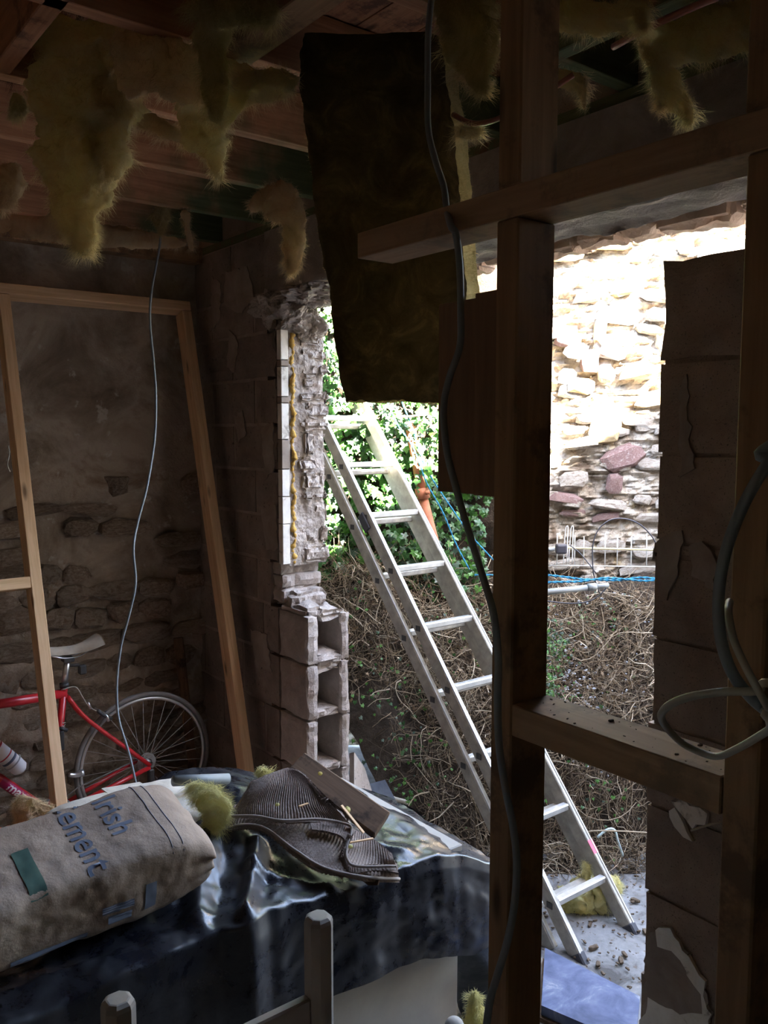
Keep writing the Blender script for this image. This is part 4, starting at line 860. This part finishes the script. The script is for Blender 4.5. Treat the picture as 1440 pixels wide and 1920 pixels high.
# ================================================================ COVERED WORKTOP
cab = thing('cabinet', 'taupe cabinet under the black sheeting, its bare side panel showing', 'cabinet', (.8, 2.15, 0))
bx("carcass", -.35, 1.80, 1.94, 2.58, .04, .62, taupe, cab, .002); bx('front_panel', 1.20, 1.80, 1.922, 1.94, .0, .60, taupe, cab, .002)
bx('worktop', -.38, 1.82, 1.925, 2.60, .62, .645, taupe, cab, .004); bx('front_panel', -.35, 1.195, 1.922, 1.94, .0, .60, taupe, cab, .002)
shs = thing('black_sheeting', 'crumpled glossy black plastic sheeting draped over the cabinet', 'sheeting', (.8, 2.15, .7))
tipA = P(455, 1735, Y=1.87); 
def sstep(a, b, x): t = min(1, max(0, (x-a)/(b-a))); return t*t*(3-2*t)
def top_h(x, y):
    h = .672+.030*math.exp(-((x-.95)/.25)**2)+.02*fbm((x, y, 0), 4, 3)
    h += .15*math.exp(-((x-1.22)/.30)**2)*sstep(1.98, 2.36, y)
    h -= .10*sstep(1.70, 1.95, x)
    for (ax, ay, bx_, by, hh, w) in ((1.02, 1.90, 1.20, 2.15, .035, .035), (.92, 1.98, 1.12, 2.32, .03, .05), (1.30, 1.92, 1.12, 2.08, .02, .03), (1.60, 1.95, 1.45, 2.3, .015, .05), (.35, 2.0, .9, 1.95, .015, .05)):
        d = V(bx_-ax, by-ay, 0); L = d.length; d.normalize(); q = V(x-ax, y-ay, 0); t = min(max(q.dot(d), 0), L); dist = (q-d*t).length; h += hh*max(0, 1-dist/w)
    return h
def bot_z(x):
    pts = [(-.4, .05), (.6, .05), (1.0, .16), (1.22, P(600, 1863, Y=1.9).z), (1.42, P(730, 1806, Y=1.9).z), (1.62, P(842, 1761, Y=1.9).z), (1.82, P(925, 1757, Y=1.9).z), (2, .3)]
    for (a, b), (c, d) in zip(pts, pts[1:]):
        if x <= c: return b+(d-b)*max(0, (x-a)/(c-a))
    return .3
def sheet(u, v):
    x = -.42+u*2.36; fy = 1.895-.010*fbm((x, 0, 0), 5, 3)
    cn = max(0, 1-abs(x-1.01)/.07); fy -= .035*cn
    if v < .55:
        y = 2.62-(2.62-fy)*(v/.55); z = top_h(x, y); z += .006*fbm((x*3, y*3, 5), 6, 3)
        if v < .05: z -= .0
        return V(x, y, z)
    t = (v-.55)/.45; zt_ = top_h(x, fy); zb_ = bot_z(x)+.01*fbm((x, 1, 1), 6, 3); z = zt_+(zb_-zt_)*t
    off = -.012*min(1, t*8)+(.008*fbm((x*1.6, t*.7, 3), 4, 3)+.005*math.sin(x*17+2*n3((x, t, 0), 3)))*min(1, t*3)-.01*t
    return V(x, fy+off-.003, z)
nu, nv = 260, 130
vs, fs = gridf(sheet, nu, nv, True); me = mesh(vs, fs)
world_mesh('draped_sheet', vs, fs, sheet_m, shs, True)
def endf(u, v):
    y = 1.895+u*.72; x = 1.94; zt_ = top_h(x, y); z = zt_*(1-v)+v*.38; return V(x+.03*v+.02*fbm((y, v, 0), 5, 3), y, z)
vs, fs = gridf(endf, 30, 30); world_mesh('draped_end', vs, fs, sheet_m, shs, True)
# yellow-green print ghost of film reflections is left to the light
# chair
ch = thing('chair', 'taupe painted chair back in the foreground, square posts with chamfered tops', 'chair', (.73, 1.4, 0))
for cx_ in (.932, .505):
    h = .965; vs = []; fs = []
    prof = [(0, .0275), (h-.014, .0275), (h-.006, .0255), (h-.001, .020), (h, .017)]
    for zz_, hw in prof:
        for k in range(8):
            a = math.pi/4*k+math.pi/8; c_, s_ = math.cos(a), math.sin(a); m_ = .86; vs.append(V(cx_+hw*max(-m_, min(m_, c_*1.08))/m_, 1.42+hw*max(-m_, min(m_, s_*1.08))/m_, zz_))
    for q in range(4):
        for k in range(8): fs.append((q*8+k, q*8+(k+1) % 8, q*8+8+(k+1) % 8, q*8+8+k))
    fs.append(tuple(32+k for k in range(8))); world_mesh('back_post', vs, fs, taupe, ch)
bx('back_rail', .532, .905, 1.408, 1.432, .66, .797, taupe, ch, .004); bx('back_rail', .532, .905, 1.408, 1.432, .50, .56, taupe, ch, .004)
bx('seat', .49, .95, 1.02, 1.44, .43, .46, taupe, ch, .008)
for cx_ in (.932, .505): bx('front_leg', cx_-.02, cx_+.02, 1.04, 1.08, 0, .43, taupe, ch, .003)
# little round-topped posts at the bottom edge
pst = thing('wooden_post', 'taupe round-topped wooden post partly seen at the bottom edge left of the tall stud', 'wooden_post', (1.2, 1.75, 0))
q = P(852, 1908, Y=1.6); bm = bmesh.new()
tube('post_shaft', [V(q.x, q.y, 0), V(q.x, q.y, q.z-.03)], .028, taupe, pst, 16, 1); v, f = blob((q.x, q.y, q.z-.03), .028, .028, .03, 0, 24, 14, 0); world_mesh('post_cap', v, f, taupe, pst, True)
# dark bundle beside it
v, f = blob(P(905, 1815, D=2.75), .10, .08, .16, 3, 40, 28, .35, 5); o = world_mesh('grey_sack', v, f, slate_m, None, True, loc=P(905, 1815, D=2.75)); tag(o, 'dark grey sack behind the tall stud, right of cabinet side panel', 'sack')
# ---------------------------------------------------------------- cement bags
def bag(nm, c, ax, ay, az, L, Wd, H, mat, label, seed, sq=7.0, dz=0):
    ax = Vector(ax).normalized(); ay = (Vector(ay)-ax*ax.dot(Vector(ay))).normalized(); az = ax.cross(ay)
    th = thing(nm, label, 'bag', Vector(c))
    def f(u, v):
        s = (u*2-1); a = 2*math.pi*v; e = 1-abs(s)**7*.55 if abs(s) < 1 else .45
        ca, sa = math.cos(a), math.sin(a); r = (abs(ca)**sq+abs(sa)**sq)**(-1/sq)
        yy = ca*r*Wd/2; zz_ = sa*r*H/2*e; xx = s*L/2
        p = V(xx, yy, zz_); n = fbm(p+V(seed, 0, 0), 4, 4)*.012+fbm(p+V(seed, 3, 0), 14, 3)*.004; wr = .006*math.sin(v*60+3*n3(p, 8))*sstep(.72, 1, abs(s))
        k = 1+(n+wr)/max(.05, math.hypot(yy, zz_)); return Vector(c)+ax*xx+ay*(yy*k)+az*(zz_*k)
    vs, fs = gridf(f, 90, 100, False); W_ = 91; n0 = len(vs)
    fs.append(tuple(j*W_ for j in range(100))[::1]); fs.append(tuple(j*W_+90 for j in range(100))[::-1])
    me_o = world_mesh('paper_sack', vs, fs, mat, th, True)
    bm = bmesh.new(); bm.from_mesh(me_o.data); bmesh.ops.recalc_face_normals(bm, faces=bm.faces); bm.to_mesh(me_o.data); bm.free()
    return th, f, ax, ay, az, Vector(c)
def text_on(th, s, size, mat, origin, ex, ey, fn, nm='lettering', bold=.0):
    cu = bpy.data.curves.new('t', 'FONT'); cu.body = s; cu.size = size; cu.offset = bold; cu.resolution_u = 3
    to = bpy.data.objects.new('t', cu); COL.objects.link(to); dg = bpy.context.evaluated_depsgraph_get(); dg.update(); me = bpy.data.meshes.new_from_object(to.evaluated_get(dg))
    bpy.data.objects.remove(to); bm = bmesh.new(); bm.from_mesh(me); bmesh.ops.triangulate(bm, faces=bm.faces)
    bmesh.ops.subdivide_edges(bm, edges=[e for e in bm.edges if e.calc_length() > size*.25], cuts=1); 
    for v in bm.verts: v.co = fn(Vector(origin)+Vector(ex)*v.co.x+Vector(ey)*v.co.y)
    me2 = bmm(bm); o = th.location
    for v in me2.vertices: v.co -= o
    return put(nm, me2, mat, th, Matrix.Translation(o))
t1, f1, ax, ay, az, c1 = bag('cement_bag', (.640, 2.135, .850), (1, .04, .03), (0, 1, .30), None, .68, .28, .21, paper_m, 'brown paper cement bag lying on black sheeting, blue lettering on its top', 2)
def on_top(p):  # p.x along the bag, p.y across its top
    s = p.x; y = p.y
    u = (s/(.68/2)+1)/2; 
    # find ring angle with matching y on the top side
    best = None
    for k in range(41):
        v = .02+k/40*.46; q = f1(u, v); d = abs((q-c1).dot(ay)-y)
        if best is None or d < best[0]: best = (d, v)
    v = best[1]
    for dv in (.006, .003, .0015):
        for w in (v-dv, v+dv):
            d = abs((f1(u, w)-c1).dot(ay)-y)
            if d < best[0]: best = (d, w); v = w
    return f1(u, v)+V(0, -.25, 1)*.0018
def on_front(p):
    s = p.x; z = p.y; u = (s/(.68/2)+1)/2; best = None
    for k in range(61):
        v = .36+k/60*.28; q = f1(u, v); d = abs((q-c1).dot(az)-z)
        if best is None or d < best[0]: best = (d, v)
    return f1(u, best[1])+V(0, -1, .0)*.0022
# letters run across the bag, tops towards its right end
text_on(t1, 'Irish', .09, ink_b, (.10, .115, 0), (0, -1, 0), (1, 0, 0), on_top, bold=.0012)
text_on(t1, 'Cement', .09, ink_b, (.005, .168, 0), (0, -1, 0), (1, 0, 0), on_top, bold=.0012)
def plate_on(th, x0, x1, y0, y1, fn, mat, nm, n=10):
    a, fa = gridf(lambda u, v: fn(V(x0+(x1-x0)*u, y0+(y1-y0)*v, 0)), n, n); return world_mesh(nm, a, fa, mat, th, True)
plate_on(t1, -.135, -.095, -.13, .02, on_top, ink_g, 'green_panel')
plate_on(t1, .035, .115, -.035, -.012, on_front, ink_b, 'lettering'); plate_on(t1, .05, .11, -.068, -.045, on_front, ink_b, 'lettering')
plate_on(t1, .145, .175, -.065, .012, on_front, ink_b, 'emblem'); plate_on(t1, -.18, .0, -.086, -.07, on_front, ink_b, 'lettering')
for s in (.215, .245):
    pts = [on_top(V(s, .145-.29*k/24, 0))-V(0, -.25, 1)*.0012 for k in range(25)]; tube('stitch_line', pts, .0011, ink_b, t1, 5, 1)
t2, f2, ax2, ay2, az2, c2 = bag('cement_bag', (.90, 2.41, .785), (1, .02, -.02), (0, 1, .1), None, .46, .25, .165, paper_l, 'pale paper bag lying behind the lettered cement bag', 7)
slab('bag_flap', [(190, 1478), (262, 1466), (325, 1500), (245, 1520)], [2.53, 2.60, 2.50, 2.42], paper_l, 'folded stiff paper flap resting on the pale bag', 'paper', .004)
slab('plaster_offcut', [(238, 1474), (330, 1463), (395, 1466), (400, 1478), (330, 1492), (258, 1492)], [2.62, 2.68, 2.72, 2.62, 2.52, 2.5], paper_l, 'flat pale board scrap lying on the pale bag', 'board', .008)
pp = tube('pipe_offcut', [P(325, 1464, Y=2.36), P(428, 1460, Y=2.36)], .0165, gpipe, None, 16, 1); tag(pp, 'short grey plastic pipe offcut lying behind the cement bags', 'pipe')
# ---------------------------------------------------------------- towel
tw_ = thing('towel', 'dusty taupe ribbed towel folded over the front edge of black sheeting', 'towel', P(600, 1560, Z=.8))
def towel(nm, rows, nu, nv, rib, th=.010, seed=0, amp=.0022, mat=None):
    pf_ = patch_fn(rows)
    def f(u, v):
        p = pf_(u, v); q = pf_(min(u+.01, 1), v)-pf_(max(u-.01, 0), v); q2 = pf_(u, min(v+.01, 1))-pf_(u, max(v-.01, 0)); n = q.cross(q2); n = n.normalized() if n.length > 1e-9 else V(0, 0, 1)
        if n.z < 0: n = -n
        e = min(u, 1-u, v, 1-v); r_ = math.sin(rib*u*2*math.pi+1.6*n3(p, 9)+(.8 if int(v*nv/2) % 2 else 0))
        return p+n*(amp*r_*(1 if e > .035 else 0)+.006*fbm(p+V(seed, 0, 0), 7, 3)+.0012*n3(p, 160))
    vs, fs = gridf(f, nu, nv); me = mesh(vs, fs); up = sum(p.normal.z for p in me.polygons); bpy.data.meshes.remove(me)
    if up < 0: fs = [x[::-1] for x in fs]
    v2, f2_ = solid(vs, fs, th, nu, nv); return world_mesh(nm, v2, f2_, towel_m, tw_, True)
def Z_(x, y, z): return P(x, y, Z=z)
# lower layer with the long hem
A = [[Z_(415, 1530, .80), Z_(450, 1505, .83), Z_(520, 1505, .83), Z_(590, 1520, .81), Z_(650, 1545, .78), Z_(690, 1565, .76), Z_(735, 1600, .74)],
     [Z_(405, 1548, .79), Z_(445, 1525, .82), Z_(515, 1530, .81), Z_(580, 1560, .785), Z_(640, 1590, .755), Z_(690, 1600, .735), Z_(742, 1622, .722)],
     [Z_(398, 1568, .775), Z_(440, 1546, .80), Z_(495, 1549, .79), Z_(555, 1590, .765), Z_(610, 1625, .735), Z_(680, 1640, .715), P(748, 1642, Y=1.868)],
     [Z_(394, 1576, .768), Z_(438, 1555, .79), Z_(492, 1558, .78), Z_(550, 1602, .755), Z_(606, 1634, .728), P(684, 1652, Y=1.868), P(749, 1655, Y=1.862)]]
towel('lower_fold', A, 300, 110, 60, .008, 1, .0014)
B = [[Z_(470, 1465, .905), Z_(500, 1452, .92), Z_(535, 1440, .93), Z_(558, 1444, .925), Z_(590, 1475, .885)],
     [Z_(455, 1490, .875), Z_(490, 1478, .90), Z_(535, 1466, .905), Z_(580, 1478, .885), Z_(625, 1512, .845)],
     [Z_(438, 1515, .845), Z_(480, 1506, .865), Z_(530, 1502, .865), Z_(590, 1512, .845), Z_(650, 1538, .81)],
     [Z_(432, 1524, .835), Z_(480, 1524, .845), Z_(530, 1530, .835), Z_(600, 1530, .822), Z_(657, 1548, .795)],
     [Z_(436, 1534, .822), Z_(480, 1534, .83), Z_(530, 1542, .82), Z_(600, 1542, .81), Z_(652, 1562, .782)]]
towel('upper_fold', B, 280, 120, 50, .010, 2, .0017)
Cc = [[Z_(580, 1535, .815), Z_(620, 1538, .81), Z_(650, 1546, .80), Z_(658, 1556, .795), Z_(655, 1570, .785), Z_(648, 1590, .765), Z_(650, 1608, .75), Z_(664, 1622, .74), Z_(700, 1620, .735), Z_(740, 1622, .725)],
      [Z_(585, 1556, .80), Z_(615, 1560, .795), Z_(640, 1568, .785), Z_(647, 1580, .775), Z_(645, 1596, .765), Z_(640, 1612, .745), Z_(646, 1626, .735), Z_(664, 1636, .727), Z_(704, 1632, .722), Z_(748, 1636, .712)]]
towel('rolled_edge', Cc, 220, 24, 55, .008, 3, .0012)
D_ = [Z_(397, 1570, .776), Z_(438, 1549, .80), Z_(492, 1551, .79), Z_(552, 1593, .765), Z_(608, 1627, .735), Z_(682, 1644, .716), P(749, 1648, Y=1.866)]
tube('hem', D_, .0045, hem_m, tw_, 8, 8); tube('hem', [Z_(432, 1530, .838), Z_(480, 1530, .846), Z_(530, 1538, .836), Z_(600, 1536, .825), Z_(652, 1546, .803), Z_(659, 1560, .793), Z_(650, 1590, .768), Z_(652, 1612, .75), Z_(670, 1624, .741), Z_(742, 1624, .728)], .004, hem_m, tw_, 8, 8)
bx_ = slab('carpet_offcut', [(650, 1630), (712, 1642), (708, 1660), (690, 1660)], [2.40, 2.34, 2.33, 2.34], rot_m, 'small frayed brown scrap peeping from under the towel hem', 'scrap', .006)
# timber offcut, splinters, crumbs
p0, p1 = V(1.39, 2.36, .90), V(1.665, 2.06, .745)
ot = beam('timber_offcut', P(556, 1432, Z=.905), P(716, 1548, Z=.765), .085, .036, rot_m, up=(-.35, -.55, .75), bev=.004); tag(ot, 'dirty broken timber offcut lying across the back of the towel', 'timber')
for v in ot.data.vertices: v.co += Vector((fbm(v.co, 20, 3), fbm(v.co+V(3, 0, 0), 20, 3), fbm(v.co+V(0, 3, 0), 20, 3)))*.006
for k, (a, b_, l) in enumerate((((640, 1510, .85), (682, 1562, .79), 'orange-brown wood splinter standing along the timber offcut'), ((655, 1580, .765), (700, 1572, .765), 'orange-brown wood splinter lying on the towel near its right end'), ((560, 1512, .865), (578, 1506, .865), 'small wood chip on the upper fold of the towel'))):
    o = beam('wood_splinter', Z_(*a), Z_(*b_), .010-.002*k, .004, pine, up=(0, 0, 1), bev=.001); tag(o, l, 'splinter')
for (x, y, z, s, l) in ((656, 1587, .768, .007, 'yellow foam crumb on the towel beside the wood splinter'), (520, 1508, .868, .006, 'yellow foam crumb on the top fold of the towel'), (600, 1450, .915, .007, 'yellow foam crumb stuck on the timber offcut'), (652, 1518, .83, .010, 'larger yellow foam lump beside the timber offcut')):
    v, f = blob(Z_(x, y, z), s, s, s*.8, x, 14, 10, .4, 60); o = world_mesh('foam_crumb', v, f, wool_l, None, True, loc=Z_(x, y, z)); tag(o, l, 'crumb')
# ================================================================ ORANGE SACK AND FLOOR CLUTTER
oc = P(15, 1580, D=2.9)
os_ = thing('orange_sack', 'bright orange plastic sack on the floor at the left edge, pale print on it', 'sack', V(oc.x, oc.y, 0))
v, f = blob(V(oc.x-.02, oc.y, .28), .27, .20, .28, 5, 60, 40, .22, 5); world_mesh('sack_body', v, f, orange_m, os_, True)
v, f = blob(V(oc.x-.02, oc.y, .28)-Fh*.012+V(-.05, 0, .07), .12, .17, .20, 5, 40, 28, .22, 5); world_mesh('pale_print', v, f, patch_m, os_, True)
# ================================================================ BICYCLE
BY = 3.95
bike = thing('bicycle', 'dusty red road bicycle standing against the rubble wall', 'bicycle', V(1.57, BY, 0))
def B_(x, y, dy=0): p = P(x, y, Y=BY); p.y += dy; return p
hub = V(1.575, BY, .345); RW = .335
def wheel(c, nm):
    w = bpy.data.objects.new(nm, None); COL.objects.link(w); w.parent = bike; w.location = c-bike.location
    def circ(r, n=64): return [c+V(math.cos(2*math.pi*k/n)*r, 0, math.sin(2*math.pi*k/n)*r) for k in range(n)]
    tube('tyre', circ(RW), .0125, tyre_m, w, 10, 1, True, True); tube('rim', circ(RW-.021), .009, rim_m, w, 8, 1, True, True)
    vs, fs = [], []
    for k in range(32):
        a = 2*math.pi*k/32; b2 = a+(.5 if k % 4 < 2 else -.5); d = .02 if k % 2 else -.02
        tubegeo([c+V(math.cos(b2)*.02, d, math.sin(b2)*.02), c+V(math.cos(a)*(RW-.028), 0, math.sin(a)*(RW-.028))], .0014, 4, V_=vs, F_=fs)
    o = world_mesh('spokes', [v-V(0, 0, 0) for v in vs], fs, rim_m, None); o.parent = w; M = Matrix.Translation(-c); o.matrix_local = M
    tube('hub', [c-V(0, .04, 0), c+V(0, .04, 0)], .018, rim_m, w, 12, 1)
wheel(hub, 'rear_wheel'); wheel(V(.55, BY, .345), 'front_wheel')
ST = B_(121, 1300); BB = B_(96, 1545); BB.z = max(BB.z, .2)
HT0 = V(.62, BY, ST.z+.02); HT1 = V(.60, BY, .60)
tl = B_(0, 1320); dl = B_(0, 1462)
d_ = (tl-ST).normalized(); tube('top_tube', [ST, tl, ST+d_*.62], .021, red_p, bike, 14, 1)
dd = (dl-BB).normalized(); tube('down_tube', [BB, dl, BB+dd*.62], .024, red_p, bike, 14, 1)
hd = ST+d_*.62; hd2 = BB+dd*.62; tube('head_tube', [hd+V(0, 0, .04), hd2-V(0, 0, .03)], .02, red_p, bike, 12, 1)
tube('fork', [hd2-V(0, 0, .03), V(.56, BY-.03, .36)], .012, red_p, bike, 8, 1); tube('handlebar', [hd+V(0, -.2, .08), hd+V(0, .2, .08)], .013, black_p, bike, 10, 1)
tube('seat_tube', [BB, ST+V(0, 0, .035)], .017, red_p, bike, 14, 1); tube('seat_clamp', [ST+V(0, 0, .03), ST+V(0, 0, .048)], .021, black_p, bike, 14, 1)
SP = B_(127, 1236); tube('seat_post', [ST+V(0, 0, .04), SP], .0145, steel, bike, 12, 1)
for dy in (-.045, .045):
    tube('seat_stay', [ST+V(.01, dy*.3, -.015), B_(165, 1350)+V(0, dy*.7, 0), hub+V(-.0, dy*1.5, .0)], .010, red_p, bike, 10, 4)
    tube('chain_stay', [BB+V(0, dy*.5, 0), hub+V(0, dy*1.5, -.01)], .011, red_p, bike, 10, 1)
# saddle
def sad(u, v):
    s = u; x = SP.x-.10+s*.25; wdt = .022+.055*sstep(.45, 1, s); a = math.pi*v; zc = SP.z+.035+.045*max(0, s-.2)+(.012*math.cos(s*5))
    return V(x, BY+math.cos(a)*wdt, zc+math.sin(a)*.018-.012*abs(math.cos(a))**3)
vs, fs = gridf(sad, 40, 16, True); v2, f2_ = solid(vs, fs, -.005, 40, 16); world_mesh('saddle', v2, f2_, dusty, bike, True)
for dy in (-.02, .02): tube('saddle_rail', [SP+V(-.08, dy, .032), SP+V(-.02, dy, .012), SP+V(.05, dy, .012), SP+V(.11, dy*1.4, .045)], .0035, steel, bike, 6, 5)
put('saddle_clamp', boxm(.05, .05, .022, .004), black_p, bike, Matrix.Translation(SP+V(0, 0, .0)))
tube('lamp_bracket', [SP+V(-.0, 0, -.03), SP+V(.05, 0, -.035)], .008, black_p, bike, 8, 1); put('rear_lamp', boxm(.035, .03, .045, .006), black_p, bike, Matrix.Translation(SP+V(.065, 0, -.06)))
br_ = B_(190, 1338); tube('brake_caliper', [br_+V(-.03, -.03, .03), br_+V(.0, -.035, .0), br_+V(.04, -.03, -.025)], .008, black_p, bike, 8, 3); tube('brake_arm', [br_+V(-.02, .03, .02), br_+V(.01, -.03, .0), br_+V(.02, -.04, -.03)], .007, steel, bike, 8, 3)
tube('brake_cable', [ST+V(-.02, -.02, .025), ST+V(.04, -.03, .03), B_(150, 1303)+V(0, -.03, 0), B_(163, 1322)+V(0, -.03, 0), br_+V(-.01, -.03, .01)], .0025, cable_l, bike, 6, 5); tube('cable_adjuster', [B_(161, 1314)+V(0, -.03, 0), B_(166, 1326)+V(0, -.03, 0)], .006, steel, bike, 8, 1)
tube('front_derailleur', [B_(108, 1362)+V(0, -.03, 0), B_(122, 1366)+V(0, -.03, 0)], .009, black_p, bike, 8, 1); put('derailleur_cage', boxm(.02, .02, .09, .004), black_p, bike, Matrix.Translation(B_(112, 1385)+V(0, -.03, 0)))
for k, r_ in enumerate((.045, .04, .034, .028)):
    c_ = hub+V(0, -.022-.005*k, 0); tube('sprocket', [c_+V(math.cos(a*math.pi/14)*r_, 0, math.sin(a*math.pi/14)*r_) for a in range(28)], .0028, rim_m, bike, 4, 1, False, True)
put('rear_derailleur', boxm(.03, .03, .09, .006), black_p, bike, Matrix.Translation(hub+V(.01, -.05, -.07)))
tube('chain', [hub+V(-.02, -.04, .04), B_(140, 1472)+V(0, -.04, 0), BB+V(0, -.04, .05)], .0035, tyre_m, bike, 6, 1); tube('chain', [hub+V(0, -.05, -.10), BB+V(0, -.04, -.06)], .0035, tyre_m, bike, 6, 1)
tube('chainring', [BB+V(math.cos(a*math.pi/18)*.09, -.04, math.sin(a*math.pi/18)*.09) for a in range(36)], .005, tyre_m, bike, 6, 1, True, True)
tube('crank', [BB+V(0, -.06, 0), BB+V(-.06, -.07, -.155)], .011, steel, bike, 8, 1)
q = B_(146, 1449); tube('reflector', [q+V(-.05, -.02, .01), q+V(-.02, -.02, 0), q+V(.02, -.02, .003)], lambda t: .010+.008*t, steel, bike, 8, 4)
# bottle in its cage on the down tube
bo = thing('water_bottle', 'white plastic water bottle with red and dark stripes held on the bicycle down tube', 'bottle', dl+V(-.1, 0, .1))
pA = B_(-55, 1362, -.0); pB = B_(38, 1440, -.0); off_ = V(0, -.035, 0)
pA += off_; pB += off_; ln = (pB-pA); vs, fs = tubegeo([pA+ln*t for t in (0, .05, .1, .25, .5, .85, .95, 1)], lambda t: [.015, .022, .034, .036, .036, .037, .035, .02][int(round(t*7))], 24); world_mesh('bottle_body', vs, fs, wht, bo, True)
for t0, m_, w_ in ((.42, red_p, .03), (.62, red_p, .02), (.70, ink_b, .04)):
    vs, fs = tubegeo([pA+ln*t0, pA+ln*(t0+w_)], .0368, 24); world_mesh('stripe', vs, fs, m_, bo, True)
for t0 in (.35, .8):
    cc = pA+ln*t0; u_ = ln.normalized(); e_ = V(0, 1, 0); g_ = u_.cross(e_); tube('cage_wire', [cc+(e_*math.cos(a)+g_*math.sin(a))*.040 for a in [2*math.pi*k/20 for k in range(20)]], .003, rim_m, bo, 6, 1, True, True)
# lettering on the tubes
ex = (BB-dl).normalized(); ez = V(0, -1, 0).cross(ex)*1; ez = ez if ez.z > 0 else -ez
ct = dl.lerp(BB, .42)
vs, fs = gridf(lambda u, v: ct+ex*(-.13+u*.26)+ (V(0, -1, 0)*math.cos((v-.5)*1.7)+ez*math.sin((v-.5)*1.7))*.0247, 10, 10); world_mesh('magenta_panel', vs, fs, ink_m, bike, True)
def on_tube(o0, exx, ezz, R0):
    def f(p): a = p.y/R0; return o0+exx*p.x+(V(0, -1, 0)*math.cos(a)+ezz*math.sin(a))*(R0)
    return f
text_on(bike, 'man', .062, ink_w, (-.09, -.017, 0), (1, 0, 0), (0, 1, 0), on_tube(ct, ex, ez, .0255), bold=.0012)
es = V(0, 0, 1); text_on(bike, 'RT', .026, ink_w, (-.02, -.009, 0), (1, 0, 0), (0, 1, 0), on_tube(B_(117, 1355), (ST-BB).normalized(), V(-1, 0, 0), .0182), bold=.0006)
# rope-like bits: wire hook on the left post
hk = tube('string_loop', [P(15, 835, Y=3.85), P(18, 850, Y=3.84), P(14, 870, Y=3.84), P(19, 885, Y=3.84)], .002, cable_l, None, 5, 4); tag(hk, 'bit of pale string caught on the left post of the leaning frame', 'string')
